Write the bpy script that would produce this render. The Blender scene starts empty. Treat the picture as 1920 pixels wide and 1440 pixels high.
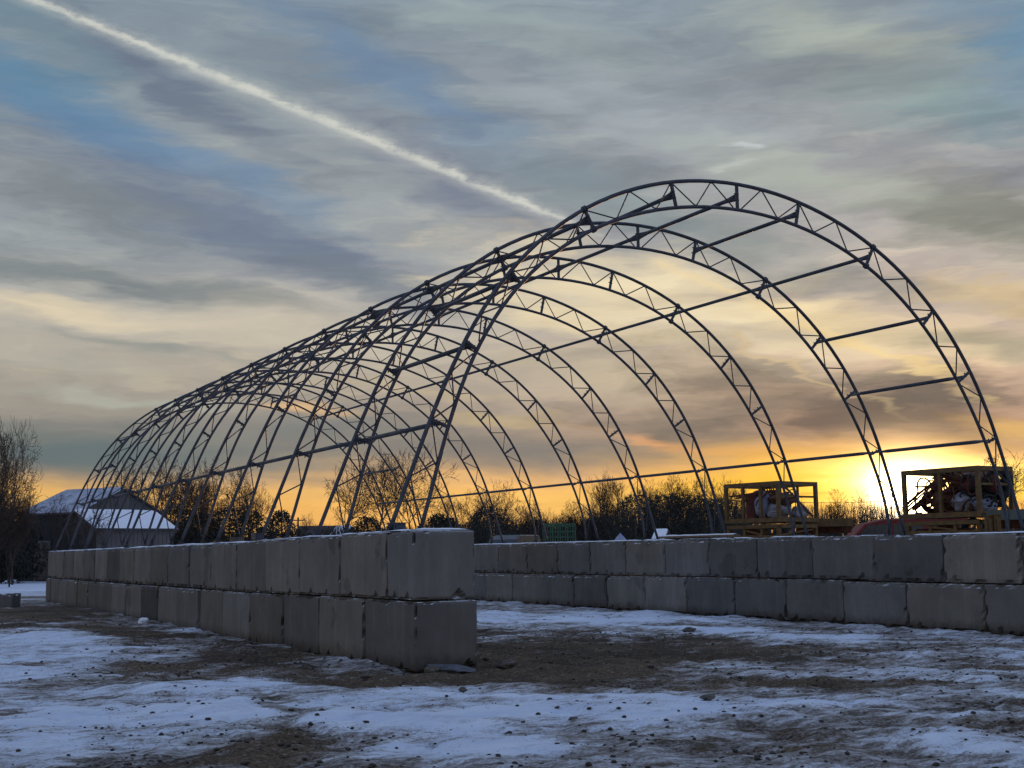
import bpy, math, random
import numpy as np
from mathutils import Vector, Matrix, noise as mnoise

scene = bpy.context.scene
col = scene.collection
rad = math.radians

# ------------------------------------------------------------------ camera
CAM = Vector((-5.5807, -12.6203, 1.2841))
YAW, PITCH, ROLL, FOC = 0.495728, 0.132260, -0.014531, 2345.4
_f = Vector((math.sin(YAW)*math.cos(PITCH), math.cos(YAW)*math.cos(PITCH), math.sin(PITCH)))
_r = Vector((math.cos(YAW), -math.sin(YAW), 0))
_u = _r.cross(_f)
RX = _r*math.cos(ROLL) + _u*math.sin(ROLL)
UX = -_r*math.sin(ROLL) + _u*math.cos(ROLL)
cam_data = bpy.data.cameras.new('camera')
cam = bpy.data.objects.new('camera', cam_data)
col.objects.link(cam)
cam.matrix_world = Matrix(((RX.x, UX.x, -_f.x, CAM.x), (RX.y, UX.y, -_f.y, CAM.y),
                           (RX.z, UX.z, -_f.z, CAM.z), (0, 0, 0, 1)))
cam_data.sensor_width = 36
cam_data.lens = FOC/1920*36
cam_data.clip_start = 0.1
cam_data.clip_end = 6000
scene.camera = cam

def ray(px, py):
    """direction in the world that the photo's pixel looks along"""
    return (_f + (px-960)/FOC*RX - (py-720)/FOC*UX).normalized()
def pt(px, py, d):
    """point at horizontal distance d in that direction"""
    v = ray(px, py)
    return CAM + v*(d/math.hypot(v.x, v.y))
def gp(px, py, z=0.0):
    v = ray(px, py)
    return CAM + v*((z-CAM.z)/v.z)

# ------------------------------------------------------------------ light
SUN = ray(1690, 932)
SUN_EL = math.asin(SUN.z)
SUN_AZ = math.atan2(SUN.x, SUN.y)
sd = bpy.data.lights.new('sun', 'SUN')
sun = bpy.data.objects.new('sun', sd)
col.objects.link(sun)
sun.rotation_euler = (-SUN).to_track_quat('-Z', 'Y').to_euler()
sun.location = (60, 60, 20)
sd.energy = 3.0
sd.angle = rad(0.6)
sd.color = (1.0, 0.50, 0.20)

scene.view_settings.view_transform = 'Standard'
scene.view_settings.look = 'None'
scene.view_settings.exposure = 0
scene.view_settings.gamma = 1
scene.cycles.max_bounces = 6
scene.cycles.diffuse_bounces = 3
scene.cycles.use_adaptive_sampling = True

def lin(r, g, b, k=1.0):
    def c(v):
        v /= 255
        return v/12.92 if v <= 0.04045 else ((v+0.055)/1.055)**2.4
    return (c(r)*k, c(g)*k, c(b)*k, 1.0)

class NT:
    """short hand for node trees"""
    def __init__(s, tree):
        s.t = tree; tree.nodes.clear()
    def n(s, kind, **kw):
        nd = s.t.nodes.new(kind)
        for k, v in kw.items(): setattr(nd, k, v)
        return nd
    def put(s, sock, v):
        if hasattr(v, 'is_output'): s.t.links.new(v, sock)
        elif v is not None: sock.default_value = v
    def math(s, op, a, b=None, c=None, clamp=False):
        nd = s.n('ShaderNodeMath', operation=op, use_clamp=clamp)
        for i, v in enumerate((a, b, c)): s.put(nd.inputs[i], v)
        return nd.outputs[0]
    def vmath(s, op, a, b=None, scale=None):
        nd = s.n('ShaderNodeVectorMath', operation=op)
        s.put(nd.inputs[0], a)
        if b is not None: s.put(nd.inputs[1], b)
        if scale is not None: s.put(nd.inputs['Scale'], scale)
        return nd.outputs['Value'] if op in ('LENGTH', 'DOT_PRODUCT', 'DISTANCE') else nd.outputs[0]
    def comb(s, x, y, z=0.0):
        nd = s.n('ShaderNodeCombineXYZ')
        for i, v in enumerate((x, y, z)): s.put(nd.inputs[i], v)
        return nd.outputs[0]
    def mapr(s, v, a, b, c=0.0, d=1.0, smooth=True):
        nd = s.n('ShaderNodeMapRange', interpolation_type='SMOOTHSTEP' if smooth else 'LINEAR')
        s.put(nd.inputs[0], v)
        for i, k in enumerate((a, b, c, d)): nd.inputs[i+1].default_value = k
        return nd.outputs[0]
    def mapping(s, v, loc=(0, 0, 0), rot=(0, 0, 0), scale=(1, 1, 1), kind='POINT'):
        nd = s.n('ShaderNodeMapping', vector_type=kind)
        s.put(nd.inputs[0], v); nd.inputs[1].default_value = loc
        nd.inputs[2].default_value = rot; nd.inputs[3].default_value = scale
        return nd.outputs[0]
    def noise(s, v, scale, detail=4, rough=0.55, dist=0.0, dim='3D', out=0):
        nd = s.n('ShaderNodeTexNoise', noise_dimensions=dim)
        if v is not None: s.put(nd.inputs['Vector'], v)
        nd.inputs['Scale'].default_value = scale; nd.inputs['Detail'].default_value = detail
        nd.inputs['Roughness'].default_value = rough; nd.inputs['Distortion'].default_value = dist
        return nd.outputs[out]
    def mix(s, fac, a, b, blend='MIX', clamp=False):
        nd = s.n('ShaderNodeMix', data_type='RGBA', blend_type=blend, clamp_result=clamp)
        s.put(nd.inputs[0], fac); s.put(nd.inputs[6], a); s.put(nd.inputs[7], b)
        return nd.outputs[2]
    def ramp(s, v, stops):
        nd = s.n('ShaderNodeValToRGB')
        s.put(nd.inputs[0], v)
        e = nd.color_ramp.elements
        while len(e) > 1: e.remove(e[0])
        e[0].position = stops[0][0]; e[0].color = stops[0][1]
        for p, c in stops[1:]:
            x = e.new(p); x.color = c
        return nd.outputs[0]

# ------------------------------------------------------------------ sky
world = bpy.data.worlds.new('World')
scene.world = world
world.use_nodes = True
W = NT(world.node_tree)
tc = W.n('ShaderNodeTexCoord')
D = tc.outputs['Generated']
F0 = (math.sin(YAW), math.cos(YAW), 0); R0 = (math.cos(YAW), -math.sin(YAW), 0)
sx = W.vmath('DOT_PRODUCT', D, R0)
sy = W.vmath('DOT_PRODUCT', D, F0)
sep = W.n('ShaderNodeSeparateXYZ'); W.put(sep.inputs[0], D)
U = W.math('ARCTAN2', sx, sy)                 # azimuth from the middle of the view
V = W.math('ARCSINE', sep.outputs[2])         # elevation
UV = W.comb(U, V, 0.0)
def sky_uv(px, py):
    v = ray(px, py)
    return (math.atan2(v.dot(Vector(R0)), v.dot(Vector(F0))), math.asin(v.z))
# wind-drawn warp of the cloud coordinates
w1 = W.noise(W.mapping(UV, rot=(0, 0, rad(22)), scale=(3.0, 9.0, 1)), 1.6, 4, 0.55, out=1)
w1 = W.vmath('SUBTRACT', w1, (0.5, 0.5, 0.5))
w2 = W.noise(W.mapping(UV, rot=(0, 0, rad(18)), scale=(4.0, 26.0, 1)), 3.0, 4, 0.6, out=1)
w2 = W.vmath('SUBTRACT', w2, (0.5, 0.5, 0.5))
WARP = W.vmath('ADD', W.vmath('MULTIPLY', w1, (0.16, 0.055, 0)), W.vmath('MULTIPLY', w2, (0.09, 0.020, 0)))
UVW = W.vmath('ADD', UV, WARP)
WARPS = W.vmath('ADD', UV, W.vmath('MULTIPLY', w2, (0.07, 0.008, 0)))

# base colour by elevation, the last stops lie outside the photograph and are a raised blue that brightens the snow
vs = W.math('DIVIDE', W.math('ADD', V, W.math('MULTIPLY', W.math('SUBTRACT', w1, 0.0) if False else 0.0, 0.0)), 1.5)
sepw = W.n('ShaderNodeSeparateXYZ'); W.put(sepw.inputs[0], UVW)
vw = W.math('DIVIDE', sepw.outputs[1], 1.5)
def pv(y): return max(0.0, (1037-y)/2345)/1.5
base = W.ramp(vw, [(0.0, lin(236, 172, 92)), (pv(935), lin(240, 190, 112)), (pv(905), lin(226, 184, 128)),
                   (pv(868), lin(162, 152, 136)), (pv(800), lin(146, 144, 140)), (pv(720), lin(178, 173, 161)),
                   (pv(600), lin(192, 189, 180)), (pv(470), lin(156, 166, 172)), (pv(300), lin(148, 160, 168)),
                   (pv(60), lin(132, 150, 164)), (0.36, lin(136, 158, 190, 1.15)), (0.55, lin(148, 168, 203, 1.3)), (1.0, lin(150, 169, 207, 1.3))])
nish = W.n('ShaderNodeTexSky', sky_type='NISHITA')
nish.sun_disc = False
nish.sun_elevation = SUN_EL; nish.sun_rotation = SUN_AZ
nish.altitude = 100; nish.air_density = 1.2; nish.dust_density = 2.0
nsky = W.vmath('SCALE', nish.outputs[0], scale=0.12)
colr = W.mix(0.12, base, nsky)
# streaky high cloud, lighter and darker filaments along the wind
n1 = W.noise(W.mapping(UVW, rot=(0, 0, rad(20)), scale=(2.2, 11.0, 1)), 2.6, 7, 0.58)
n2 = W.noise(W.mapping(UVW, loc=(3, 1, 0), rot=(0, 0, rad(14)), scale=(3.0, 22.0, 1)), 3.5, 7, 0.62)
n3 = W.noise(W.mapping(UVW, loc=(7, 4, 0), rot=(0, 0, rad(30)), scale=(3.0, 5.0, 1)), 3.0, 6, 0.6)
d1 = W.mapr(n1, 0.56, 0.30, 0.0, 0.45)
colr = W.mix(d1, colr, W.mix(1.0, colr, (0.58, 0.62, 0.70, 1), 'MULTIPLY'))
l1 = W.mapr(n2, 0.48, 0.72, 0.0, 0.5)
colr = W.mix(l1, colr, W.mix(1.0, colr, (1.34, 1.28, 1.14, 1), 'MULTIPLY'))
n4 = W.noise(W.mapping(UVW, loc=(1, 6, 0), rot=(0, 0, rad(21)), scale=(7.0, 60.0, 1)), 3.0, 6, 0.65)
colr = W.mix(W.mapr(n4, 0.50, 0.70, 0.0, 0.14), colr, W.mix(1.0, colr, (1.28, 1.24, 1.16, 1), 'MULTIPLY'))
colr = W.mix(W.mapr(n4, 0.48, 0.30, 0.0, 0.12), colr, W.mix(1.0, colr, (0.66, 0.70, 0.78, 1), 'MULTIPLY'))
d3 = W.mapr(n3, 0.50, 0.30, 0.0, 0.35)
colr = W.mix(d3, colr, W.mix(1.0, colr, (0.70, 0.74, 0.82, 1), 'MULTIPLY'))

n5 = W.noise(W.mapping(UVW, loc=(2, 9, 0), rot=(0, 0, rad(20)), scale=(5.0, 24.0, 1)), 2.2, 8, 0.62)
n6 = W.noise(W.mapping(UV, loc=(5, 2, 0), rot=(0, 0, rad(24)), scale=(9.0, 34.0, 1)), 3.0, 6, 0.6)
sdu, sdv = sky_uv(1690, 932)
tos = W.vmath('NORMALIZE', W.vmath('SUBTRACT', (sdu, sdv, 0.0), UV))
def relief(vec):
    return W.noise(W.mapping(vec, loc=(4, 3, 0), rot=(0, 0, rad(20)), scale=(2.6, 11.0, 1)), 1.6, 6, 0.5)
r0 = relief(UVW); r1 = relief(W.vmath('ADD', UVW, W.vmath('SCALE', tos, scale=0.012)))
lit = W.math('MULTIPLY', W.math('SUBTRACT', r0, r1), 1.5)
TORN = W.math('ADD', W.math('MULTIPLY', W.math('SUBTRACT', n5, 0.5), 1.6), W.math('MULTIPLY', W.math('SUBTRACT', n6, 0.5), 0.4))
def blob(px, py, rx, ry, rot, c, k, src=None, lo=0.1, tear=1.0):
    """a cloud bank or a gap in the cloud, at its place on the sky, torn at the edges by the warp"""
    global colr
    u, v = sky_uv(px, py)
    m = W.mapping(src or UVW, loc=(u, v, 0), rot=(0, 0, rad(-rot)), scale=(rx/2345, ry/2345, 1), kind='TEXTURE')
    ln = W.math('ADD', W.vmath('LENGTH', W.vmath('MULTIPLY', m, (1, 1, 0))), W.math('MULTIPLY', TORN, tear))
    fac = W.mapr(ln, 1.25, lo, 0.0, k)
    colr = W.mix(fac, colr, c)

#SKYBLOBS
# blue gaps
blob(120, 210, 360, 62, 20, lin(92, 130, 166), 0.8, tear=.7)
blob(420, 320, 330, 34, 18, lin(112, 142, 172), 0.6, tear=.7)
blob(20, 130, 200, 60, 16, lin(96, 134, 159), 0.6)
blob(1890, 90, 180, 150, 20, lin(104, 142, 170), 0.85, tear=.7)
blob(740, 150, 420, 60, 26, lin(106, 134, 164), 0.75, tear=.7)
blob(1780, 210, 200, 60, 20, lin(115, 147, 157), 0.6)
# dark streaks
blob(60, 50, 260, 60, 22, lin(102, 128, 145), 0.7)
blob(330, 170, 330, 40, 25, lin(104, 116, 136), 0.8, tear=.8)
blob(860, 320, 330, 60, 24, lin(112, 122, 142), 0.75, tear=.8)
blob(460, 430, 560, 80, 14, lin(104, 118, 142), 0.85, tear=.8)
blob(150, 380, 300, 60, 12, lin(123, 132, 138), 0.8)
blob(700, 520, 300, 40, 14, lin(121, 132, 138), 0.55)
blob(260, 525, 440, 34, 8, lin(115, 126, 130), 0.8)
blob(1640, 130, 330, 110, 18, lin(140, 152, 149), 0.5)
blob(1840, 420, 240, 80, 16, lin(123, 126, 118), 0.85)
blob(1330, 430, 330, 70, 20, lin(138, 147, 145), 0.7)
blob(1120, 350, 260, 60, 22, lin(123, 139, 147), 0.7)
blob(1560, 520, 240, 30, 14, lin(151, 152, 144), 0.6)
# pale banks
blob(950, 50, 360, 70, 15, lin(160, 174, 173), 0.5)
blob(1250, 240, 380, 70, 20, lin(158, 168, 176), 0.75)
blob(1480, 330, 300, 46, 20, lin(179, 187, 171), 0.6)
blob(1560, 60, 260, 40, 18, lin(175, 182, 171), 0.5)
blob(1000, 180, 240, 36, 24, lin(154, 164, 172), 0.6)
blob(180, 592, 340, 34, 5, lin(216, 204, 176), 0.95)
blob(560, 620, 360, 52, 4, lin(198, 190, 172), 0.8)
blob(60, 690, 260, 32, 4, lin(172, 172, 160), 0.5)
blob(300, 660, 260, 16, 6, lin(140, 147, 143), 0.75)
blob(250, 755, 260, 12, 2, lin(177, 183, 168), 0.6)
blob(1250, 560, 460, 100, 14, lin(226, 212, 178), 0.95)
blob(1130, 620, 300, 40, 18, lin(232, 216, 176), 0.7)
blob(1600, 600, 330, 60, 14, lin(226, 206, 164), 0.85)
blob(1100, 700, 330, 50, 12, lin(188, 178, 152), 0.5)
blob(1850, 640, 180, 30, 10, lin(157, 154, 133), 0.7)
blob(1880, 560, 170, 30, 14, lin(214, 190, 142), 0.7)
blob(1450, 690, 300, 26, 12, lin(157, 148, 131), 0.6)
blob(1338, 272, 34, 9, 10, lin(196, 204, 206), 0.8, tear=.7)
blob(1352, 306, 24, 9, 10, lin(190, 196, 192), 0.7, tear=.7)
# low cloud deck and its gaps
blob(160, 850, 480, 64, 1, lin(98, 113, 116), 0.95, WARPS, tear=.35)
blob(620, 810, 330, 50, 2, lin(121, 126, 124), 0.75, WARPS, tear=.5)
blob(1000, 850, 440, 44, 3, lin(124, 122, 118), 0.85, WARPS, tear=.5)
blob(560, 765, 110, 14, 3, lin(222, 184, 134), 0.8, WARPS, tear=.6)
blob(760, 740, 200, 12, 4, lin(186, 172, 142), 0.6)
blob(940, 790, 170, 16, 4, lin(196, 176, 132), 0.55)
blob(1560, 762, 430, 74, 12, lin(118, 106, 95), 0.9, tear=.8)
blob(1740, 730, 200, 60, 12, lin(108, 100, 92), 0.8)
blob(1250, 800, 280, 34, 6, lin(124, 116, 104), 0.8)
blob(1220, 826, 120, 10, 4, lin(222, 170, 118), 0.7)
blob(1890, 800, 150, 30, 6, lin(236, 190, 116), 0.8)
blob(1400, 850, 330, 16, 10, lin(206, 152, 110), 0.65)
blob(1640, 655, 260, 14, 26, lin(232, 204, 148), 0.8)
blob(1500, 700, 200, 10, 26, lin(210, 186, 140), 0.6)
# glow of the evening sky along the horizon
blob(1150, 950, 800, 46, 0, lin(246, 196, 104), 0.85, WARPS, tear=.25)
blob(300, 962, 900, 30, 0, lin(238, 180, 100), 0.85, WARPS, tear=.2)
blob(90, 935, 260, 12, 0, lin(226, 182, 108), 0.8, WARPS, tear=.3)
blob(800, 895, 330, 10, 2, lin(222, 178, 120), 0.7, WARPS, tear=.5)
blob(1560, 876, 420, 54, 2, lin(248, 190, 84), 0.8, WARPS, tear=.5)
blob(1600, 908, 440, 46, 0, lin(252, 196, 56), 0.95, WARPS, tear=.3)
blob(1870, 905, 300, 40, 0, lin(250, 214, 84), 0.8, WARPS, tear=.4)
blob(1500, 925, 330, 3, 0, lin(214, 150, 50), 0.6, WARPS, tear=.5)
blob(1560, 950, 260, 3, 0, lin(210, 140, 50), 0.6, WARPS, tear=.5)
# cloud edges that face the sun are brighter, the far sides darker
sun_near = W.mapr(W.vmath('DISTANCE', UV, (sdu, sdv, 0.0)), 0.75, 0.05, 0.45, 1.0)
lf = W.math('ADD', 1.0, W.math('MULTIPLY', lit, sun_near))
lf = W.math('MAXIMUM', W.math('MINIMUM', lf, 1.35), 0.72)
colr = W.mix(1.0, colr, W.comb(lf, lf, W.math('ADD', W.math('MULTIPLY', lf, 0.8), 0.2)), 'MULTIPLY')
colr = W.mix(1.0, colr, (1.035, 1.01, 1.0, 1), 'MULTIPLY')
# haze lit up close round the sun
def glow(px, py, rx, ry, c, src=None):
    global colr
    u, v = sky_uv(px, py)
    m = W.mapping(src or WARPS, loc=(u, v, 0), scale=(rx/2345, ry/2345, 1), kind='TEXTURE')
    ln = W.vmath('LENGTH', W.vmath('MULTIPLY', m, (1, 1, 0)))
    e = W.math('EXPONENT', W.math('MULTIPLY', W.math('POWER', ln, 1.5), -1.0))
    colr = W.mix(1.0, colr, W.vmath('SCALE', c, scale=e), 'ADD')
glow(1700, 903, 125, 44, (1.0, 0.42, 0.0))
glow(1718, 888, 100, 22, (2.6, 2.1, 1.0))
glow(1694, 932, 34, 30, (9.0, 8.0, 6.0), UV)
glow(1694, 925, 60, 56, (2.4, 1.7, 0.7), UV)
glow(1650, 944, 90, 9, (1.4, 0.9, 0.2))
# contrail: one straight line across the sky
def contrail(p0, p1, w0, w1, c, k, seed, x0, x1):
    global colr
    a = ray(*p0); b = ray(*p1)
    nrm = a.cross(b).normalized(); t = nrm.cross(a).normalized()
    L = math.atan2(b.dot(t), b.dot(a))
    al = W.math('DIVIDE', W.math('ARCTAN2', W.vmath('DOT_PRODUCT', D, tuple(t)), W.vmath('DOT_PRODUCT', D, tuple(a))), L)
    nz = W.noise(W.comb(W.math('MULTIPLY', al, 9.0), seed, 0.0), 1.0, 5, 0.6)
    nb = W.noise(W.mapping(UV, rot=(0, 0, rad(8)), scale=(40, 110, 1)), 1.0, 6, 0.7)
    dist = W.math('ADD', W.vmath('DOT_PRODUCT', D, tuple(nrm)),
                  W.math('ADD', W.math('MULTIPLY', W.math('SUBTRACT', nz, 0.5), 0.006), W.math('MULTIPLY', W.math('SUBTRACT', nb, 0.5), 0.013)))
    wd = W.math('ADD', W.math('MULTIPLY', W.math('MULTIPLY', W.mapr(al, -0.1, 0.5), W.mapr(al, 1.15, 0.6)), (w1-w0)/2345), w0/2345)
    q = W.math('DIVIDE', W.math('ABSOLUTE', dist), wd)
    core = W.math('ADD', W.mapr(q, 1.0, 0.0, 0.0, 0.62), W.mapr(q, 2.6, 0.2, 0.0, 0.38))
    along = W.math('MULTIPLY', W.mapr(al, x0, x0+0.08), W.mapr(al, x1, x1-0.22))
    fr = W.math('MULTIPLY', W.mapr(nz, 0.25, 0.6, 0.45, 1.0), W.mapr(nb, 0.25, 0.55, 0.55, 1.0))
    fac = W.math('MULTIPLY', W.math('MULTIPLY', core, along), W.math('MULTIPLY', fr, k))
    colr = W.mix(fac, colr, c)
contrail((60, -2), (1045, 408), 8, 12, lin(220, 220, 208), 0.82, 2.0, -0.6, 1.16)
contrail((1230, 490), (1780, 716), 10, 9, lin(244, 218, 164), 0.6, 5.0, -0.05, 0.98)
# the half of the sky behind the photographer is bluer, to tint the snow
back = W.mapr(sy, 0.35, -0.5, 1.0, 0.95)
colr = W.mix(1.0, colr, W.comb(back, W.mapr(sy, 0.35, -0.5, 1.0, 1.0), W.mapr(sy, 0.35, -0.5, 1.0, 1.12)), 'MULTIPLY')
bg = W.n('ShaderNodeBackground')
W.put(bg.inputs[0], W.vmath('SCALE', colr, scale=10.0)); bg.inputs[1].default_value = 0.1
ow = W.n('ShaderNodeOutputWorld'); W.t.links.new(bg.outputs[0], ow.inputs[0])
world.cycles.sampling_method = 'MANUAL'; world.cycles.sample_map_resolution = 1024

# ------------------------------------------------------------------ helpers
def tag(o, label=None, cat=None, group=None, kind=None):
    if label: o['label'] = label
    if cat: o['category'] = cat
    if group: o['group'] = group
    if kind: o['kind'] = kind
    return o
def empty(name, loc=(0, 0, 0), rz=0.0):
    o = bpy.data.objects.new(name, None); col.objects.link(o)
    o.location = loc; o.rotation_euler = (0, 0, rz); o.empty_display_size = 0.3
    return o
class MB:
    def __init__(s): s.v = []; s.f = []; s.m = []
    def add(s, vs, fs, mi=0):
        b = len(s.v); s.v += [tuple(v) for v in vs]
        s.f += [tuple(i+b for i in f) for f in fs]; s.m += [mi]*len(fs)
    def box(s, c, d, rot=None, mi=0):
        vs = []
        for x in (-.5, .5):
            for y in (-.5, .5):
                for z in (-.5, .5):
                    p = Vector((x*d[0], y*d[1], z*d[2]))
                    if rot is not None: p = rot @ p
                    vs.append(p + Vector(c))
        s.add(vs, [(0, 1, 3, 2), (4, 6, 7, 5), (0, 4, 5, 1), (2, 3, 7, 6), (0, 2, 6, 4), (1, 5, 7, 3)], mi)
    def bar(s, a, b, w, h=None, mi=0):
        """square bar from a to b"""
        a = Vector(a); b = Vector(b); h = h or w
        d = (b-a); L = d.length
        q = d.to_track_quat('X', 'Z').to_matrix()
        s.box((a+b)/2, (L, w, h), q, mi)
    def tube(s, pts, r, n=8, cap=True, mi=0):
        pts = [Vector(p) for p in pts]
        rs = r if isinstance(r, (list, tuple)) else [r]*len(pts)
        vs = []; ref = None
        for i, p in enumerate(pts):
            t = (pts[min(i+1, len(pts)-1)]-pts[max(i-1, 0)]).normalized()
            if ref is None:
                ref = Vector((0, 0, 1)) if abs(t.z) < .9 else Vector((1, 0, 0))
            x = (ref - t*ref.dot(t)).normalized(); ref = x; y = t.cross(x)
            for k in range(n):
                a = 2*math.pi*k/n
                vs.append(p + (x*math.cos(a)+y*math.sin(a))*rs[i])
        fs = []
        for i in range(len(pts)-1):
            for k in range(n):
                a = i*n+k; b = i*n+(k+1) % n
                fs.append((a, b, b+n, a+n))
        if cap:
            fs.append(tuple(range(n-1, -1, -1))); fs.append(tuple(range(len(vs)-n, len(vs))))
        s.add(vs, fs, mi)
    def mesh(s, name, mats, smooth=False):
        me = bpy.data.meshes.new(name); me.from_pydata(s.v, [], s.f)
        for m in (mats if isinstance(mats, (list, tuple)) else [mats]): me.materials.append(m)
        if any(s.m): me.polygons.foreach_set('material_index', s.m)
        if smooth: me.polygons.foreach_set('use_smooth', [True]*len(s.f))
        me.update(); return me
    def build(s, name, mats, parent=None, smooth=False, loc=None):
        o = bpy.data.objects.new(name, s.mesh(name, mats, smooth)); col.objects.link(o)
        if parent is not None: o.parent = parent
        if loc is not None: o.location = loc
        return o
def link_copy(o, parent=None):
    c = o.copy(); col.objects.link(c)
    if parent is not None: c.parent = parent
    return c
def copy_tree(o, parent=None):
    kids = [x for x in col.objects if x.parent is o]
    c = link_copy(o, parent)
    for k in kids: copy_tree(k, c)
    return c

# ------------------------------------------------------------------ materials
def simple(name, c, rough=0.7, metal=0.0, var=0.25, scale=8.0, bump=0.15, dirt=None):
    m = bpy.data.materials.new(name); m.use_nodes = True
    N = NT(m.node_tree)
    t = N.n('ShaderNodeTexCoord').outputs['Object']
    n = N.noise(t, scale, 6, 0.6); n_ = N.noise(t, scale*6, 4, 0.6)
    lo = tuple(v*(1-var) for v in c[:3])+(1,); hi = tuple(min(1, v*(1+var)) for v in c[:3])+(1,)
    cc = N.mix(N.mapr(n, 0.3, 0.7), lo, hi)
    if dirt: cc = N.mix(N.mapr(N.noise(t, scale*1.7, 6, 0.65), 0.52, 0.66, 0, 0.8), cc, dirt)
    b = N.n('ShaderNodeBsdfPrincipled'); N.put(b.inputs['Base Color'], cc)
    N.put(b.inputs['Roughness'], N.mapr(n_, 0.3, 0.7, max(0, rough-.12), min(1, rough+.12)))
    b.inputs['Metallic'].default_value = metal
    bp = N.n('ShaderNodeBump'); bp.inputs['Strength'].default_value = bump; bp.inputs['Distance'].default_value = 0.02
    N.put(bp.inputs['Height'], n_); N.put(b.inputs['Normal'], bp.outputs[0])
    o = N.n('ShaderNodeOutputMaterial'); N.t.links.new(b.outputs[0], o.inputs[0])
    return m
def mat_concrete():
    m = bpy.data.materials.new('cast_concrete'); m.use_nodes = True
    N = NT(m.node_tree)
    tcn = N.n('ShaderNodeTexCoord').outputs['Object']
    at = N.n('ShaderNodeAttribute', attribute_type='OBJECT', attribute_name='tone').outputs['Fac']
    ah = N.n('ShaderNodeAttribute', attribute_type='OBJECT', attribute_name='hue').outputs['Fac']
    sd_ = N.n('ShaderNodeAttribute', attribute_type='OBJECT', attribute_name='seed').outputs['Fac']
    t = N.vmath('ADD', tcn, N.comb(sd_, N.math('MULTIPLY', sd_, 1.7), N.math('MULTIPLY', sd_, 0.6)))
    n = N.noise(t, 1.6, 8, 0.62); nf = N.noise(t, 60, 5, 0.7); nm = N.noise(t, 9, 6, 0.65)
    st = N.noise(N.mapping(t, scale=(7, 7, 0.7)), 1.0, 5, 0.6)
    c = N.mix(ah, lin(114, 112, 109), lin(119, 114, 106))
    c = N.mix(N.mapr(n, 0.28, 0.72, 0, 1), N.mix(1.0, c, (0.74, 0.74, 0.74, 1), 'MULTIPLY'), c)
    c = N.mix(N.mapr(st, 0.46, 0.7, 0, 0.5), c, N.mix(1.0, c, (1.35, 1.35, 1.35, 1), 'MULTIPLY'))
    # a damp or oily patch with an edge of its own on some blocks
    pn = N.noise(t, 1.1, 5, 0.5)
    c = N.mix(N.mapr(pn, 0.63, 0.65, 0, 0.45), c, N.mix(1.0, c, (0.48, 0.46, 0.46, 1), 'MULTIPLY'))
    c = N.mix(N.mapr(nm, 0.58, 0.72, 0, 0.3), c, (0.05, 0.045, 0.04, 1))
    c = N.mix(N.mapr(nf, 0.60, 0.75, 0, 0.45), c, (0.06, 0.055, 0.05, 1))
    # mud splashed on the foot of the block
    z = N.n('ShaderNodeSeparateXYZ'); N.put(z.inputs[0], tcn)
    foot = N.n('ShaderNodeAttribute', attribute_type='OBJECT', attribute_name='foot').outputs['Fac']
    mud = N.math('MULTIPLY', N.math('MULTIPLY', N.mapr(N.math('ADD', z.outputs[2], N.math('MULTIPLY', nm, 0.25)), 0.36, 0.14), foot), 0.75)
    c = N.mix(mud, c, (0.055, 0.042, 0.032, 1))
    c = N.mix(1.0, c, N.comb(at, at, at), 'MULTIPLY')
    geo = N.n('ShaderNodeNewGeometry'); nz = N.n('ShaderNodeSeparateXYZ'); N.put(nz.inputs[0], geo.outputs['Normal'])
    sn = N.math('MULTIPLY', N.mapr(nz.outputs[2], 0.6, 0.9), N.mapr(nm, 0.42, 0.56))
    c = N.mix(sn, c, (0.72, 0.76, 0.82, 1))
    b = N.n('ShaderNodeBsdfPrincipled'); N.put(b.inputs['Base Color'], c); b.inputs['Roughness'].default_value = 0.9
    b.inputs['Specular IOR Level'].default_value = 0.25
    h = N.math('ADD', N.math('MULTIPLY', nf, 0.25), N.math('ADD', N.math('MULTIPLY', nm, 0.5), n))
    bp = N.n('ShaderNodeBump'); bp.inputs['Strength'].default_value = 0.6; bp.inputs['Distance'].default_value = 0.015
    N.put(bp.inputs['Height'], h); N.put(b.inputs['Normal'], bp.outputs[0])
    o = N.n('ShaderNodeOutputMaterial'); N.t.links.new(b.outputs[0], o.inputs[0])
    return m
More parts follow.
